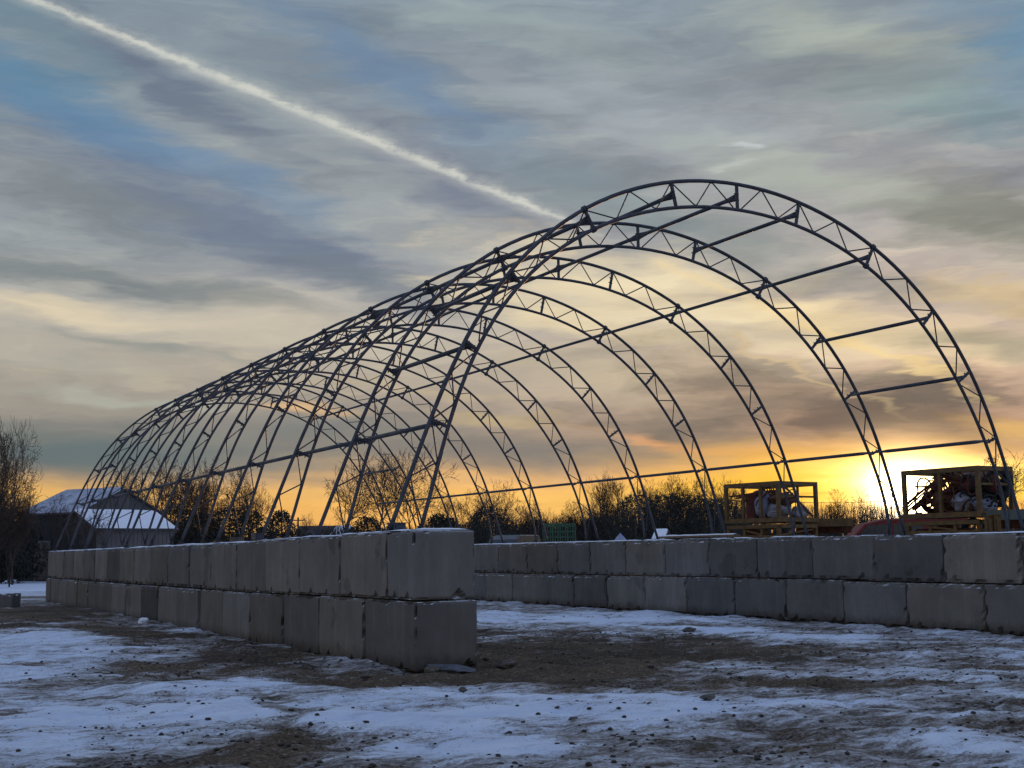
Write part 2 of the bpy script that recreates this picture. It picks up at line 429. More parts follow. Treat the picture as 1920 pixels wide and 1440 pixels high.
M = dict(
    concrete=mat_concrete(),
    steel=simple('galvanised_steel', (0.06, 0.068, 0.085, 1), 0.62, 0.4, 0.25, 5, 0.1),
    snow=simple('snow', (0.78, 0.81, 0.87, 1), 0.8, 0, 0.06, 6, 0.5),
    bark=simple('bark', (0.055, 0.042, 0.032, 1), 0.95, 0, 0.3, 3),
    twig=simple('twig', (0.045, 0.036, 0.028, 1), 0.95, 0, 0.3, 3),
    needle=simple('evergreen_needles', (0.020, 0.021, 0.014, 1), 0.9, 0, 0.4, 2),
    barn=simple('dark_barn_boards', (0.022, 0.022, 0.026, 1), 0.85, 0, 0.3, 2),
    gable=simple('grey_gable_cladding', (0.085, 0.088, 0.092, 1), 0.8, 0, 0.15, 2),
    beige=simple('beige_shed_wall', (0.115, 0.108, 0.104, 1), 0.8, 0, 0.12, 1.5),
    rooftile=simple('dark_shingles', (0.05, 0.042, 0.045, 1), 0.8, 0, 0.3, 3),
    glassdark=simple('dark_window_glass', (0.02, 0.025, 0.03, 1), 0.15, 0, 0.1, 2, 0.0),
    yellow=simple('yellow_painted_steel', (0.125, 0.078, 0.026, 1), 0.65, 0.1, 0.3, 6, 0.2, (0.10, 0.05, 0.03, 1)),
    wood=simple('weathered_wood', (0.16, 0.10, 0.055, 1), 0.85, 0, 0.35, 6, 0.3),
    redpaint=simple('dark_red_paint', (0.16, 0.022, 0.018, 1), 0.75, 0.1, 0.15, 2, 0.02),
    darkpaint=simple('black_car_paint', (0.02, 0.024, 0.032, 1), 0.3, 0.2, 0.15, 2, 0.02),
    rubber=simple('black_rubber', (0.015, 0.015, 0.016, 1), 0.85, 0, 0.2, 10),
    whitebag=simple('white_plastic_sheet', (0.24, 0.24, 0.28, 1), 0.5, 0, 0.12, 3, 0.4),
    bluebag=simple('pale_blue_plastic', (0.20, 0.23, 0.33, 1), 0.5, 0, 0.2, 3, 0.4),
    rust=simple('rusty_steel', (0.11, 0.045, 0.025, 1), 0.85, 0.2, 0.4, 5, 0.3),
    reddrum=simple('red_drum_paint', (0.10, 0.018, 0.014, 1), 0.6, 0.1, 0.3, 5, 0.1, (0.05, 0.03, 0.02, 1)),
    green=simple('green_painted_steel', (0.02, 0.075, 0.04, 1), 0.5, 0.1, 0.25, 5, 0.1),
    greygreen=simple('grey_green_steel', (0.09, 0.11, 0.10, 1), 0.6, 0.2, 0.25, 3, 0.1),
    bluesteel=simple('dark_blue_steel', (0.035, 0.045, 0.07, 1), 0.5, 0.3, 0.25, 4, 0.1),
    pole=simple('weathered_pole_wood', (0.07, 0.055, 0.045, 1), 0.9, 0, 0.3, 3),
    wire=simple('black_wire', (0.02, 0.02, 0.02, 1), 0.6),
    oldsnow=simple('patchy_old_snow', (0.34, 0.37, 0.44, 1), 0.85, 0, 0.25, 1.2, 0.4, (0.06, 0.06, 0.07, 1)),
    stone=simple('frost_streaked_stone', (0.09, 0.08, 0.07, 1), 0.9, 0, 0.4, 9, 0.5),
    slate=simple('blue_grey_concrete_shard', (0.09, 0.10, 0.12, 1), 0.85, 0, 0.3, 7, 0.5),
)

# ------------------------------------------------------------------ ground
def vnoise(x, y, seed):
    xi = np.floor(x).astype(np.int64); yi = np.floor(y).astype(np.int64)
    xf = x-xi; yf = y-yi; xf = xf*xf*(3-2*xf); yf = yf*yf*(3-2*yf)
    def h(a, b):
        n = (a*374761393 + b*668265263 + seed*1442695041) & 0xffffffff
        n = ((n ^ (n >> 13))*1274126177) & 0xffffffff
        return ((n ^ (n >> 16)) & 0xffff)/65535.0
    a = h(xi, yi); b = h(xi+1, yi); c = h(xi, yi+1); d = h(xi+1, yi+1)
    return (a*(1-xf)+b*xf)*(1-yf)+(c*(1-xf)+d*xf)*yf
def fbm(x, y, sc, oc, seed, g=0.5):
    s = 0; a = 1; t = 0
    for i in range(oc):
        s = s+a*vnoise(x*sc*2**i+17.3*i, y*sc*2**i-9.1*i, seed+i); t += a; a *= g
    return s/t
AX_D = Vector((math.sin(YAW), math.cos(YAW))); AX_L = Vector((math.cos(YAW), -math.sin(YAW)))
SNOWB = [  # where snow lies (+) and where it is churned or swept to bare dirt (-)
 (80, 1222, 150, 40, .75), (240, 1320, 260, 42, .6), (40, 1350, 150, 45, .45), (430, 1325, 90, 26, .3), (920, 1335, 330, 44, .95),
 (1260, 1325, 230, 34, .6), (640, 1345, 60, 40, .4), (1080, 1150, 260, 17, .55), (1400, 1176, 190, 12, .3), (1420, 1262, 110, 11, .4),
 (1000, 1405, 200, 26, .3), (760, 1420, 160, 25, .3), (1750, 1390, 190, 34, .2), (600, 1262, 110, 10, .25), (500, 1290, 60, 12, .3),
 (60, 1158, 120, 20, -.85), (220, 1192, 100, 16, -.9), (390, 1232, 180, 26, -.75), (640, 1268, 160, 12, -.6), (760, 1276, 150, 9, -.5),
 (1060, 1228, 240, 44, -1.1), (1320, 1212, 180, 18, -.6), (920, 1268, 100, 18, -.8), (1330, 1290, 140, 12, -.4),
 (540, 1385, 120, 34, -.75), (570, 1330, 50, 34, -.55), (300, 1268, 120, 11, -.4), (180, 1432, 300, 16, -.5), (1400, 1352, 180, 20, -.4),
 (1500, 1285, 80, 12, -.55), (1240, 1400, 220, 14, -.35), (1640, 1215, 260, 12, -.2), (1720, 1300, 190, 18, -.25), (1560, 1400, 150, 14, -.2), (330, 1290, 90, 8, -.2)]
_bl = []
for cx, cy, rx, ry, k in SNOWB:
    c = gp(cx, cy); a = gp(cx-rx, cy); b = gp(cx+rx, cy); n = gp(cx, cy+ry); fz = gp(cx, cy-ry)
    L = (b-a).length/2; Dp = (n-fz).length/2; dv = (fz-n).normalized()
    _bl.append((c.x, c.y, dv.x, dv.y, L, Dp, k*.8 if k > 0 else k*.78))
def snow_field(x, y):
    wx = (fbm(x, y, .9, 4, 5)-.5)*1.6; wy = (fbm(x, y, .9, 4, 9)-.5)*1.6
    s = np.full_like(x, 0.44)
    for cx, cy, dx, dy, L, Dp, k in _bl:
        X = x+wx-cx; Y = y+wy-cy
        d = (X*dx+Y*dy)/Dp; l = (X*dy-Y*dx)/L
        s = s+k*np.exp(-(d*d+l*l)*1.1)
    far = np.clip((np.hypot(x+5.6, y+12.6)-42)/14, 0, 1)
    s = np.clip(s, -.25, .78)*(1-far)+far*1.0
    s = s+(fbm(x, y, 1.1, 5, 31, .62)-.5)*1.15
    lx = x*AX_L.x+y*AX_L.y; ly = x*AX_D.x+y*AX_D.y
    s = s+(fbm(lx*.35, ly*1.6, 1.5, 5, 71, .6)-.5)*.7
    return s
def axis(segs):
    out = [segs[0][0]]
    for a, b, st in segs:
        n = max(1, int(round((b-a)/st))); out += list(np.linspace(a, b, n+1)[1:])
    return out
# the grid lies along the view so that near ground is fine and far ground coarse
gl = axis([(-3000, -400, 400), (-400, -60, 24), (-60, -16, 2.2), (-16, -9, .35), (-9, 13, .062), (13, 24, .35), (24, 60, 2.2), (60, 400, 24), (400, 3000, 400)])
gd = axis([(-300, -40, 60), (-40, 0, 4), (0, 5, .4), (5, 12, .035), (12, 22, .062), (22, 40, .17), (40, 90, 1.2), (90, 400, 20), (400, 4500, 400)])
LL, DD = np.meshgrid(np.array(gl), np.array(gd))
GX = CAM.x+AX_L.x*LL+AX_D.x*DD; GY = CAM.y+AX_L.y*LL+AX_D.y*DD
def seat(x, y):
    """height of the packed ground under everything"""
    r = np.hypot(x-2, y-8)
    z = -0.11*np.clip((x-1)/8, 0, 1)*np.exp(-(r/60)**2)
    z = z+np.clip((r-30)/60, 0, 1)*(fbm(x, y, .03, 3, 3)-.5)*.5
    # a low heap of dug earth by the far end of the left wall
    z = z+.16*np.exp(-(((x+2.2)/1.5)**2+((y-16)/5.0)**2))*(.6+.8*fbm(x, y, .9, 3, 40))
    z = z+.07*np.exp(-(((x+2.1)/.8)**2+((y-7.6)/1.5)**2))
    return z
SN = snow_field(GX, GY)
near = np.clip(1-(np.hypot(GX-CAM.x, GY-CAM.y)-35)/25, 0, 1)
sm = 1/(1+np.exp(-(SN-.5)*12))
rough = (fbm(GX, GY, 2.6, 6, 50, .62)-.5)
GZ = seat(GX, GY) + near*(sm*.030 + (1-sm)*rough*.17 + sm*(fbm(GX, GY, .8, 4, 61)-.5)*.14 + sm*(fbm(GX, GY, 4.5, 4, 62)-.5)*.05 - sm*np.clip(.30-np.abs(fbm(GX, GY, 2.2, 4, 63)-.5)*4, 0, .3)*.10)
# ruts left by tyres through the middle
rutc = (GX*0.30+GY*0.95)
for off in (-3.4, -1.7, -5.9):
    GZ -= near*.035*np.exp(-((rutc+off+.5*np.sin(GX*.4))/.16)**2)*np.clip((GX+1)/2, 0, 1)
nr, nc = GX.shape
verts = np.stack([GX, GY, GZ], -1).reshape(-1, 3)
idx = np.arange(nr*nc).reshape(nr, nc)
faces = np.stack([idx[:-1, :-1], idx[:-1, 1:], idx[1:, 1:], idx[1:, :-1]], -1).reshape(-1, 4)
me = bpy.data.meshes.new('ground')
me.vertices.add(len(verts)); me.vertices.foreach_set('co', verts.ravel())
me.loops.add(faces.size); me.loops.foreach_set('vertex_index', faces.ravel().astype(np.int32))
me.polygons.add(len(faces)); me.polygons.foreach_set('loop_start', np.arange(0, faces.size, 4, dtype=np.int32))
me.polygons.foreach_set('use_smooth', np.ones(len(faces), bool))
me.update(calc_edges=True)
at = me.attributes.new('snow', 'FLOAT', 'POINT'); at.data.foreach_set('value', SN.ravel().astype(np.float32))
def mat_ground():
    m = bpy.data.materials.new('snow_and_dirt'); m.use_nodes = True
    N = NT(m.node_tree)
    t = N.n('ShaderNodeTexCoord').outputs['Object']
    a = N.n('ShaderNodeAttribute', attribute_name='snow').outputs['Fac']
    ts = N.mapping(t, rot=(0, 0, YAW), scale=(0.5, 1.25, 1)); f1 = N.noise(ts, 7, 8, 0.70); f2 = N.noise(t, 38, 5, 0.7); f3 = N.noise(ts, 2.2, 6, 0.62)
    s = N.math('ADD', a, N.math('ADD', N.math('MULTIPLY', N.math('SUBTRACT', f1, 0.5), 1.25), N.math('MULTIPLY', N.math('SUBTRACT', f2, 0.5), 0.95)))
    dirt = N.mix(N.mapr(f2, 0.35, 0.65), (0.034, 0.023, 0.014, 1), (0.135, 0.092, 0.058, 1))
    dirt = N.mix(N.mapr(f3, 0.4, 0.65, 0, 0.5), dirt, (0.062, 0.052, 0.030, 1))
    dirt = N.mix(N.mapr(N.noise(t, 17, 6, 0.7), 0.56, 0.66, 0, 0.7), dirt, (0.26, 0.23, 0.20, 1))
    dirt = N.mix(1.0, dirt, N.mix(N.mapr(N.noise(ts, 0.9, 6, 0.65), 0.38, 0.62), (0.62, 0.60, 0.58, 1), (1.35, 1.30, 1.22, 1)), 'MULTIPLY')
    slush = N.mix(N.mapr(f1, 0.35, 0.65), (0.21, 0.19, 0.17, 1), (0.46, 0.44, 0.43, 1))
    f4 = N.noise(ts, 4.0, 8, 0.72)
    snow = N.mix(N.mapr(f3, 0.3, 0.7), (0.66, 0.74, 0.88, 1), (0.80, 0.87, 0.96, 1))
    c = N.mix(N.mapr(s, 0.05, 0.55), dirt, slush)
    snow = N.mix(N.mapr(f4, 0.52, 0.66, 0, 0.55), snow, (0.52, 0.54, 0.60, 1))
    c = N.mix(N.mapr(s, 0.40, 0.86), c, snow)
    spk = N.n('ShaderNodeTexVoronoi', feature='F1'); N.put(spk.inputs['Vector'], t); spk.inputs['Scale'].default_value = 20
    sk = N.math('MULTIPLY', N.mapr(spk.outputs['Distance'], 0.20, 0.12), N.mapr(N.noise(t, 3.0, 4, 0.6), 0.50, 0.62))
    c = N.mix(N.math('MULTIPLY', sk, 0.8), c, (0.06, 0.05, 0.042, 1))
    b = N.n('ShaderNodeBsdfPrincipled'); N.put(b.inputs['Base Color'], c)
    N.put(b.inputs['Roughness'], N.mapr(s, 0.2, 0.7, 0.95, 0.75)); b.inputs['Specular IOR Level'].default_value = 0.3
    bp = N.n('ShaderNodeBump'); bp.inputs['Strength'].default_value = 0.8; bp.inputs['Distance'].default_value = 0.04
    N.put(bp.inputs['Height'], N.math('ADD', N.math('MULTIPLY', f2, 0.5), N.math('ADD', f1, N.math('MULTIPLY', s, 0.4)))); N.put(b.inputs['Normal'], bp.outputs[0])
    o = N.n('ShaderNodeOutputMaterial'); N.t.links.new(b.outputs[0], o.inputs[0])
    return m
M['ground'] = mat_ground()
me.materials.append(M['ground'])
ground = bpy.data.objects.new('ground', me); col.objects.link(ground); tag(ground, kind='structure')
def gz(x, y): return float(seat(np.array([x]), np.array([y]))[0])

# ------------------------------------------------------------------ concrete block walls
BL = 1.524; BH = 0.764; BW = 0.757
def block_mesh(name, lx, ly, lz, seed, step, notch, endnotch=0):
    rnd = random.Random(seed)
    n = [max(4, int(round(d/step))) for d in (lx, ly, lz)]
    idm = {}; vs = []; fs = []
    def vid(i, j, k):
        key = (i, j, k)
        if key not in idm:
            idm[key] = len(vs); vs.append([lx*i/n[0], ly*j/n[1], lz*k/n[2], i, j, k])
        return idm[key]
    for k in (0, n[2]):
        for i in range(n[0]):
            for j in range(n[1]):
                q = [vid(i, j, k), vid(i+1, j, k), vid(i+1, j+1, k), vid(i, j+1, k)]
                fs.append(q if k else q[::-1])
    for j in (0, n[1]):
        for i in range(n[0]):
            for k in range(n[2]):
                q = [vid(i, j, k), vid(i+1, j, k), vid(i+1, j, k+1), vid(i, j, k+1)]
                fs.append(q[::-1] if j else q)
    for i in (0, n[0]):
        for j in range(n[1]):
            for k in range(n[2]):
                q = [vid(i, j, k), vid(i, j+1, k), vid(i, j+1, k+1), vid(i, j, k+1)]
                fs.append(q if i else q[::-1])
    notches = [(k_+.5+rnd.uniform(-.12, .12))/notch*lx for k_ in range(notch)]
    keys = [rnd.uniform(.2, .8)*lx for _ in range(1)]
    out = []
    for x, y, z, i, j, k in vs:
        sxx = -1 if i == 0 else (1 if i == n[0] else 0)
        syy = -1 if j == 0 else (1 if j == n[1] else 0)
        szz = -1 if k == 0 else (1 if k == n[2] else 0)
        e = abs(sxx)+abs(syy)+abs(szz)
        p = Vector((x, y, z)); q = p*2.2+Vector((seed*3.1, 0, seed))
        w = mnoise.noise(q)*.006
        if e >= 2:
            ch = mnoise.noise(p*7+Vector((seed*1.7, 5, 0)))
            r_ = .010 + max(0, ch-.08)*.15
            if szz == -1: r_ *= 1.3
            x -= sxx*r_*.8; y -= syy*r_*.8; z -= szz*r_*.8
        x += sxx*w; y += syy*w; z += szz*w*.5
        # three-cornered key slots broken into the lower edge
        if syy:
            for c in notches:
                if z < .072*(1-abs(x-c)/.062)+.004 and abs(x-c) < .062: y -= syy*.06
            for c in keys:
                if z > lz-.07*(1-abs(x-c)/.06) and abs(x-c) < .06 and not sxx: y -= syy*.03
        if endnotch and sxx == -1 and z < .11*(1-abs(y-endnotch)/.09)+.004 and abs(y-endnotch) < .09: x += .07
        out.append((x, y, z))
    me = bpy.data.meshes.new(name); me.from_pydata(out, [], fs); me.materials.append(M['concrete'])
    return me
def ordinal(n):
    w = ['first', 'second', 'third', 'fourth', 'fifth', 'sixth', 'seventh', 'eighth', 'ninth', 'tenth', 'eleventh', 'twelfth',
         'thirteenth', 'fourteenth', 'fifteenth', 'sixteenth', 'seventeenth', 'eighteenth', 'nineteenth', 'twentieth']
    return w[n-1]
def put_block(side, course, y0, y1, z, h, x0, seed, label, tone, hue, fine, notch=2):
    me = block_mesh('concrete_block', (y1-y0)-.018, BW, h-.014, seed, .03 if fine else .065, notch, .22 if y0 == 0 and course == 1 else (.12 if y0 == 0 else 0))
    o = bpy.data.objects.new('concrete_block', me); col.objects.link(o)
    rnd = random.Random(seed*7+1)
    # local x runs along the wall (+Y of the world), local y across it towards -X
    o.rotation_euler = (rnd.uniform(-.002, .002), rnd.uniform(-.0015, .0015), math.pi/2+rnd.uniform(-.011, .011))
    o.location = (x0+BW+rnd.uniform(-.016, .016), y0+.009, z)
    o['tone'] = tone; o['hue'] = hue; o['seed'] = seed*1.37 % 40; o['foot'] = 1.0 if course == 0 else 0.0
    tag(o, label, 'concrete block', 'blocks of the %s wall' % side)
    return o
rt = random.Random(4)
def settle(y): return -0.012*min(1, y/2.3)-.035*min(1, max(0, (y-2.3)/4.5))-.030*min(1, max(0, (y-6.8)/19))
edges_up = [0]+[BL*(.5+i) for i in range(0, 18)]
edges_lo = [BL*i for i in range(0, 18)]+[BL*17.5]
DARK = {(1, 11): .55, (0, 8): .5, (0, 12): .75, (1, 15): .8}
for course, ed in ((0, edges_lo), (1, edges_up)):
    for i in range(len(ed)-1):
        nm = 'bottom' if course == 0 else 'top'
        if i == 0:
            lab = ('big lower block at the near corner of the left wall, chipped along its foot' if course == 0 else
                   'square end block on top at the near corner of the left wall')
        elif i == len(ed)-2:
            lab = '%s course block at the far end of the left wall' % nm
        else:
            lab = '%s block from the near corner in the %s course of the left wall' % (ordinal(i+1), nm)
        tone = DARK.get((course, i), rt.uniform(.76, 1.22))
        ym = (ed[i]+ed[i+1])/2
        put_block('left', course, ed[i], ed[i+1], gz(0, ym)*.0+settle(ym)+course*BH-(0.004 if course == 0 else 0), BH, 0, 10+course*40+i, lab,
                  tone, rt.choice([0, .2, .5, .9, 1]), i < 6)
WR = 10.35
up = [26.9, 25.35, 23.8, 22.26, 20.76, 19.3, 17.775, 16.18, 14.61, 13.07, 11.536, 9.95, 8.427, 6.856, 5.283, 3.70, 2.157, .638, -.90, -2.43]  # unseen nearest blocks of both courses added to keep low sun off the ground
lo = [26.9, 26.1, 24.6, 23.1, 21.6, 20.1, 18.55, 17.012, 15.40, 13.84, 12.345, 10.80, 9.23, 7.634, 6.073, 4.523, 3.007, 1.395, -.15, -1.68, -2.43]
for course, ed in ((0, lo), (1, up)):
    ed = sorted(ed)
    for i in range(len(ed)-1):
        nm = 'bottom' if course == 0 else 'top'
        lab = ('%s course block at the far end of the right wall' % nm if i == len(ed)-2 else
               '%s block from the near end in the %s course of the right wall' % (ordinal(i+1), nm))
        ym = (ed[i]+ed[i+1])/2
        h = .80 if course == 0 else .77
        zz = -.11 if course == 0 else .69+(-.022 if ym < 4 else 0)
        put_block('right', course, ed[i], ed[i+1], zz, .78 if course else .795-(.022 if ym < 4 else 0), WR, 200+course*40+i, lab, rt.uniform(.74, 1.25),
                  rt.choice([0, .2, .5, .8, 1]), False, 3)
# thin crust of snow along the tops of the walls
def crust(x0, x1, ya, yb, ztop, seed):
    b = MB(); rnd = random.Random(seed); y = ya
    while y < yb:
        L = rnd.uniform(.15, .9)
        if rnd.random() < .8:
            ny = max(2, int(L/.07)); nx = 5
            vs = []; xa = x0-.004+rnd.uniform(0, .05)
            for i in range(ny+1):
                yy = y+L*i/ny
                for j in range(nx+1):
                    e = min(i, ny-i, 1)*min(j, nx-j, 1)
                    hh = .004+.026*e*(mnoise.noise(Vector((yy*3, j*.7, seed)))*.5+.6)
                    vs.append((xa+(x1-xa)*j/nx+(mnoise.noise(Vector((yy*6, j, 3)))*.012 if j else 0), yy, ztop(yy)+hh))
            b.add(vs, [(i*(nx+1)+j, i*(nx+1)+j+1, (i+1)*(nx+1)+j+1, (i+1)*(nx+1)+j) for i in range(ny) for j in range(nx)])
        y += L+rnd.uniform(0, .25)
    return b
for k, (nm, a) in enumerate((('left', (0.0, .74, .02, 26.6, lambda y: 2*BH+settle(y)-.006, 3)), ('right', (WR, WR+.74, -2.3, 26.8, lambda y: 1.461 if y > 4 else 1.440, 8)))):
    o = crust(*a).build('snow_crust', M['snow'], smooth=True)
    tag(o, 'thin patchy crust of snow lying along the top of the %s block wall' % nm, 'snow', kind='stuff')

# ------------------------------------------------------------------ the arched frame
XC = 5.549; Y0 = 1.119; SP = 2.52; NA = 11
CO = [-0.012513309803819553, 0.04100970570100498, 0.15503516182274862, -0.21534447190308076, -0.2745617473656324, 0.3090107718870917, 0.00033794688926582227, -0.042424645258766124, 5.4334760134357465]
CI = [-0.06388488054166101, -0.07241656843460777, 0.36317618958735964, 0.21615053882172225, -0.6239056572681699, -0.09655444415795811, 0.3061277027525644, -0.021715239888807778, 5.057395826695331]
def arc(co, a):
    r_ = float(np.polyval(co, a)); return Vector((XC+r_*math.sin(a), 0, 1.0+r_*math.cos(a)))
def to_base(co, side):
    # walk down to the height of the wall top
    zt = 1.545 if side < 0 else 1.475
    a = side*1.2
    while arc(co, a).z > zt and abs(a) < 1.52: a += side*.002
    return a
steel = M['steel']
frame = empty('building_frame', (XC, Y0, 1.5))
tag(frame, 'long arched frame of bare galvanised steel trusses standing on the two block walls', 'building frame')
FO = Vector((XC, Y0, 1.5))
POSTS = [0, .213, .495, .77, .987, 1.20]
def rel(v): return v-Vector((XC, 0, 1.5))
b = MB()
ends = {}
for co, nm in ((CO, 'o'), (CI, 'i')):
    a0, a1 = to_base(co, -1), to_base(co, 1); ends[nm] = (a0, a1)
    n = 72
    b.tube([rel(arc(co, a0+(a1-a0)*i/n)) for i in range(n+1)], .028 if nm == 'o' else .026, 10)
    for s_ in (-.495, .495):                      # bolted splice collars
        for q in (-.008, .008):
            t = (arc(co, s_+.01)-arc(co, s_-.01)).normalized()
            p = rel(arc(co, s_))+t*q*2
            b.tube([p-t*.009, p+t*.009], .047, 10)
arch_me = b.mesh('arch', steel, True)
b = MB()
for s_ in (-1, 1):
    seq1 = [(0, .015), (1, .083), (0, .145), (1, .213), (0, .28), (1, .348), (0, .415), (1, .495), (0, .57), (1, .64), (0, .705), (1, .77), (0, .853), (1, .904), (0, .966)]
    seq2 = [(0, 1.002), (1, 1.07), (0, 1.14), (1, 1.20), (0, 1.29), (1, 1.345), (0, abs(ends['i'][0 if s_ < 0 else 1])-.01)]
    for seq in (seq1, seq2):
        pts = [rel(arc(CO if o_ else CI, s_*a)) for o_, a in seq]
        # the web rod bends round at the chords
        pp = []
        for i, p in enumerate(pts):
            q = seq[i]; c0 = rel(Vector((XC, 0, 1.0)))
            inw = (c0-p).normalized()*(.028 if q[0] else -.028); p2 = p+inw
            t = Vector((inw.z, 0, -inw.x)).normalized()*.022*s_
            if (pts[-1]-pts[0]).dot(t) < 0: t = -t
            if 0 < i < len(pts)-1: pp += [p2-t, p2+t]
            else: pp.append(p2)
        b.tube(pp, .0105, 6)
web_me = b.mesh('web_bracing', steel, True)
def post_me(a, thin=False):
    b = MB(); o_ = rel(arc(CO, a)); i_ = rel(arc(CI, a))
    b.bar(o_, i_, .036, .036)
    d = (o_-i_).normalized(); m = (o_+i_)/2
    b.box(m+Vector((0, 0, 0)), (.012, .05, .09), Matrix.Rotation(a, 3, 'Y'))
    for q in (-.045, .045):                       # bolts
        x = d.cross(Vector((0, 1, 0)))
        b.tube([m+d*q-x*.03, m+d*q+x*.045], .010, 6)
    return b.mesh('post', steel)
posts_me = {}
for a in POSTS:
    for s_ in ((1,) if a == 0 else (-1, 1)): posts_me[s_*a] = post_me(s_*a)
b = MB(); b.box((0, 0, .004), (.12, .16, .012)); b.box((0, 0, .035), (.08, .012, .06))
for q in (-.045, .045):
    for w_ in (-.06, .06): b.tube([(q, w_, .0), (q, w_, .035)], .010, 6)
plate_me = b.mesh('base_plate', steel)
for i in range(NA):
    A = bpy.data.objects.new('arch', arch_me); col.objects.link(A); A.parent = frame; A.location = (0, i*SP, 0)
    w_ = bpy.data.objects.new('web_bracing', web_me); col.objects.link(w_); w_.parent = A
    for a, pm in posts_me.items():
        p = bpy.data.objects.new('post', pm); col.objects.link(p); p.parent = A
    for co, nm in ((CO, 'o'), (CI, 'i')):
        for e in (0, 1):
            q = rel(arc(co, ends[nm][e])); p = bpy.data.objects.new('base_plate', plate_me); col.objects.link(p); p.parent = A
            ytmp = Y0+i*SP
            zt = (2*BH+settle(ytmp)) if e == 0 else (1.468 if ytmp > 4 else 1.446)
            p.location = (q.x, 0, zt-1.5+.002)
# purlins with flared ends bolted to the posts
def purlin_me(a):
    b = MB(); m = rel((arc(CO, a)+arc(CI, a))/2); d = (arc(CO, a)-arc(CI, a)).normalized()
    rt_ = Matrix.Rotation(a, 3, 'Y')
    g = .045
    b.tube([m+Vector((0, y, 0)) for y in (.30, SP-.30)], .030, 10)
    for ya, yb in ((.30, g), (SP-.30, SP-g)):     # pressed flat and spread into a fan plate
        n = 10; vs = []
        for t in (0, .45, 1):
            yy = ya+(yb-ya)*t
            hw = .030+(.056-.030)*t**1.3; hx = .030*(1-t)+.006*t
            for k in range(n):
                an = 2*math.pi*k/n
                vs.append(m+Vector((0, yy, 0))+d*math.cos(an)*hw+d.cross(Vector((0, 1, 0)))*math.sin(an)*hx)
        fs = [(r*n+k, r*n+(k+1) % n, (r+1)*n+(k+1) % n, (r+1)*n+k) for r in range(2) for k in range(n)]+[tuple(range(2*n, 3*n))]
        b.add(vs, fs)
    return b.mesh('purlin', steel, True)
for a in posts_me:
    pm = purlin_me(a)
    through = any(abs(a-t) < 1e-6 for t in (0, .495, -.495, 1.20, -1.20))
    for i in range(NA-1):
        if through or i in (0, NA-2):
            p = bpy.data.objects.new('purlin', pm); col.objects.link(p); p.parent = frame; p.location = (0, i*SP, 0)
# cable bracing rods low on the near bays (left side) seen between the legs
# dark steel boxes left on the wall beside the legs
def steel_box(x, y, z, dx, dy, dz, m, label, rz=0.0):
    b = MB(); b.box((0, 0, dz/2), (dx, dy, dz)); b.box((0, 0, dz+.006), (dx+.02, dy+.02, .012))
    b.box((0, -dy/2-.006, dz*.5), (dx*.7, .012, dz*.5))
    o = b.build('steel_box', m); o.location = (x, y, z); o.rotation_euler = (0, 0, rz)
    return tag(o, label, 'steel box', 'steel boxes on the wall top')
steel_box(.28, Y0+.02, 2*BH+settle(1)+.02, .15, .20, .075, M['bluesteel'], 'dark steel box by the foot of the nearest arch')
steel_box(.12, Y0+2*SP-.02, 2*BH+settle(6)+.02, .14, .20, .085, M['bluesteel'], 'dark steel box by the foot of the third arch')
steel_box(.42, Y0+3*SP-.35, 2*BH+settle(8)+.02, .20, .16, .06, M['stone'], 'pale flat box on the wall by the fourth arch')

# plank with snow on the right wall
b = MB(); b.box((0, 0, .02), (.12, 2.6, .04)); pk = b.build('plank', M['wood'])
pk.location = (WR+.10, 8.9, 1.50); pk.rotation_euler = (0, 0, .02)
b = MB(); n = 30
vs = []
for i in range(n+1):
    y = -1.25+2.5*i/n
    h = .012+.012*(mnoise.noise(Vector((y*4, 1, 1)))+1)*(0 if i in (0, n) else 1)
    vs += [(-.055, y, .041), (-.04, y, .041+h), (.04, y, .041+h), (.055, y, .041)]
b.add(vs, [(i*4+j, i*4+j+1, i*4+j+5, i*4+j+4) for i in range(n) for j in range(3)])
b.build('snow_strip', M['snow'], pk, True)
tag(pk, 'snow covered plank lying on top of the right block wall', 'plank')
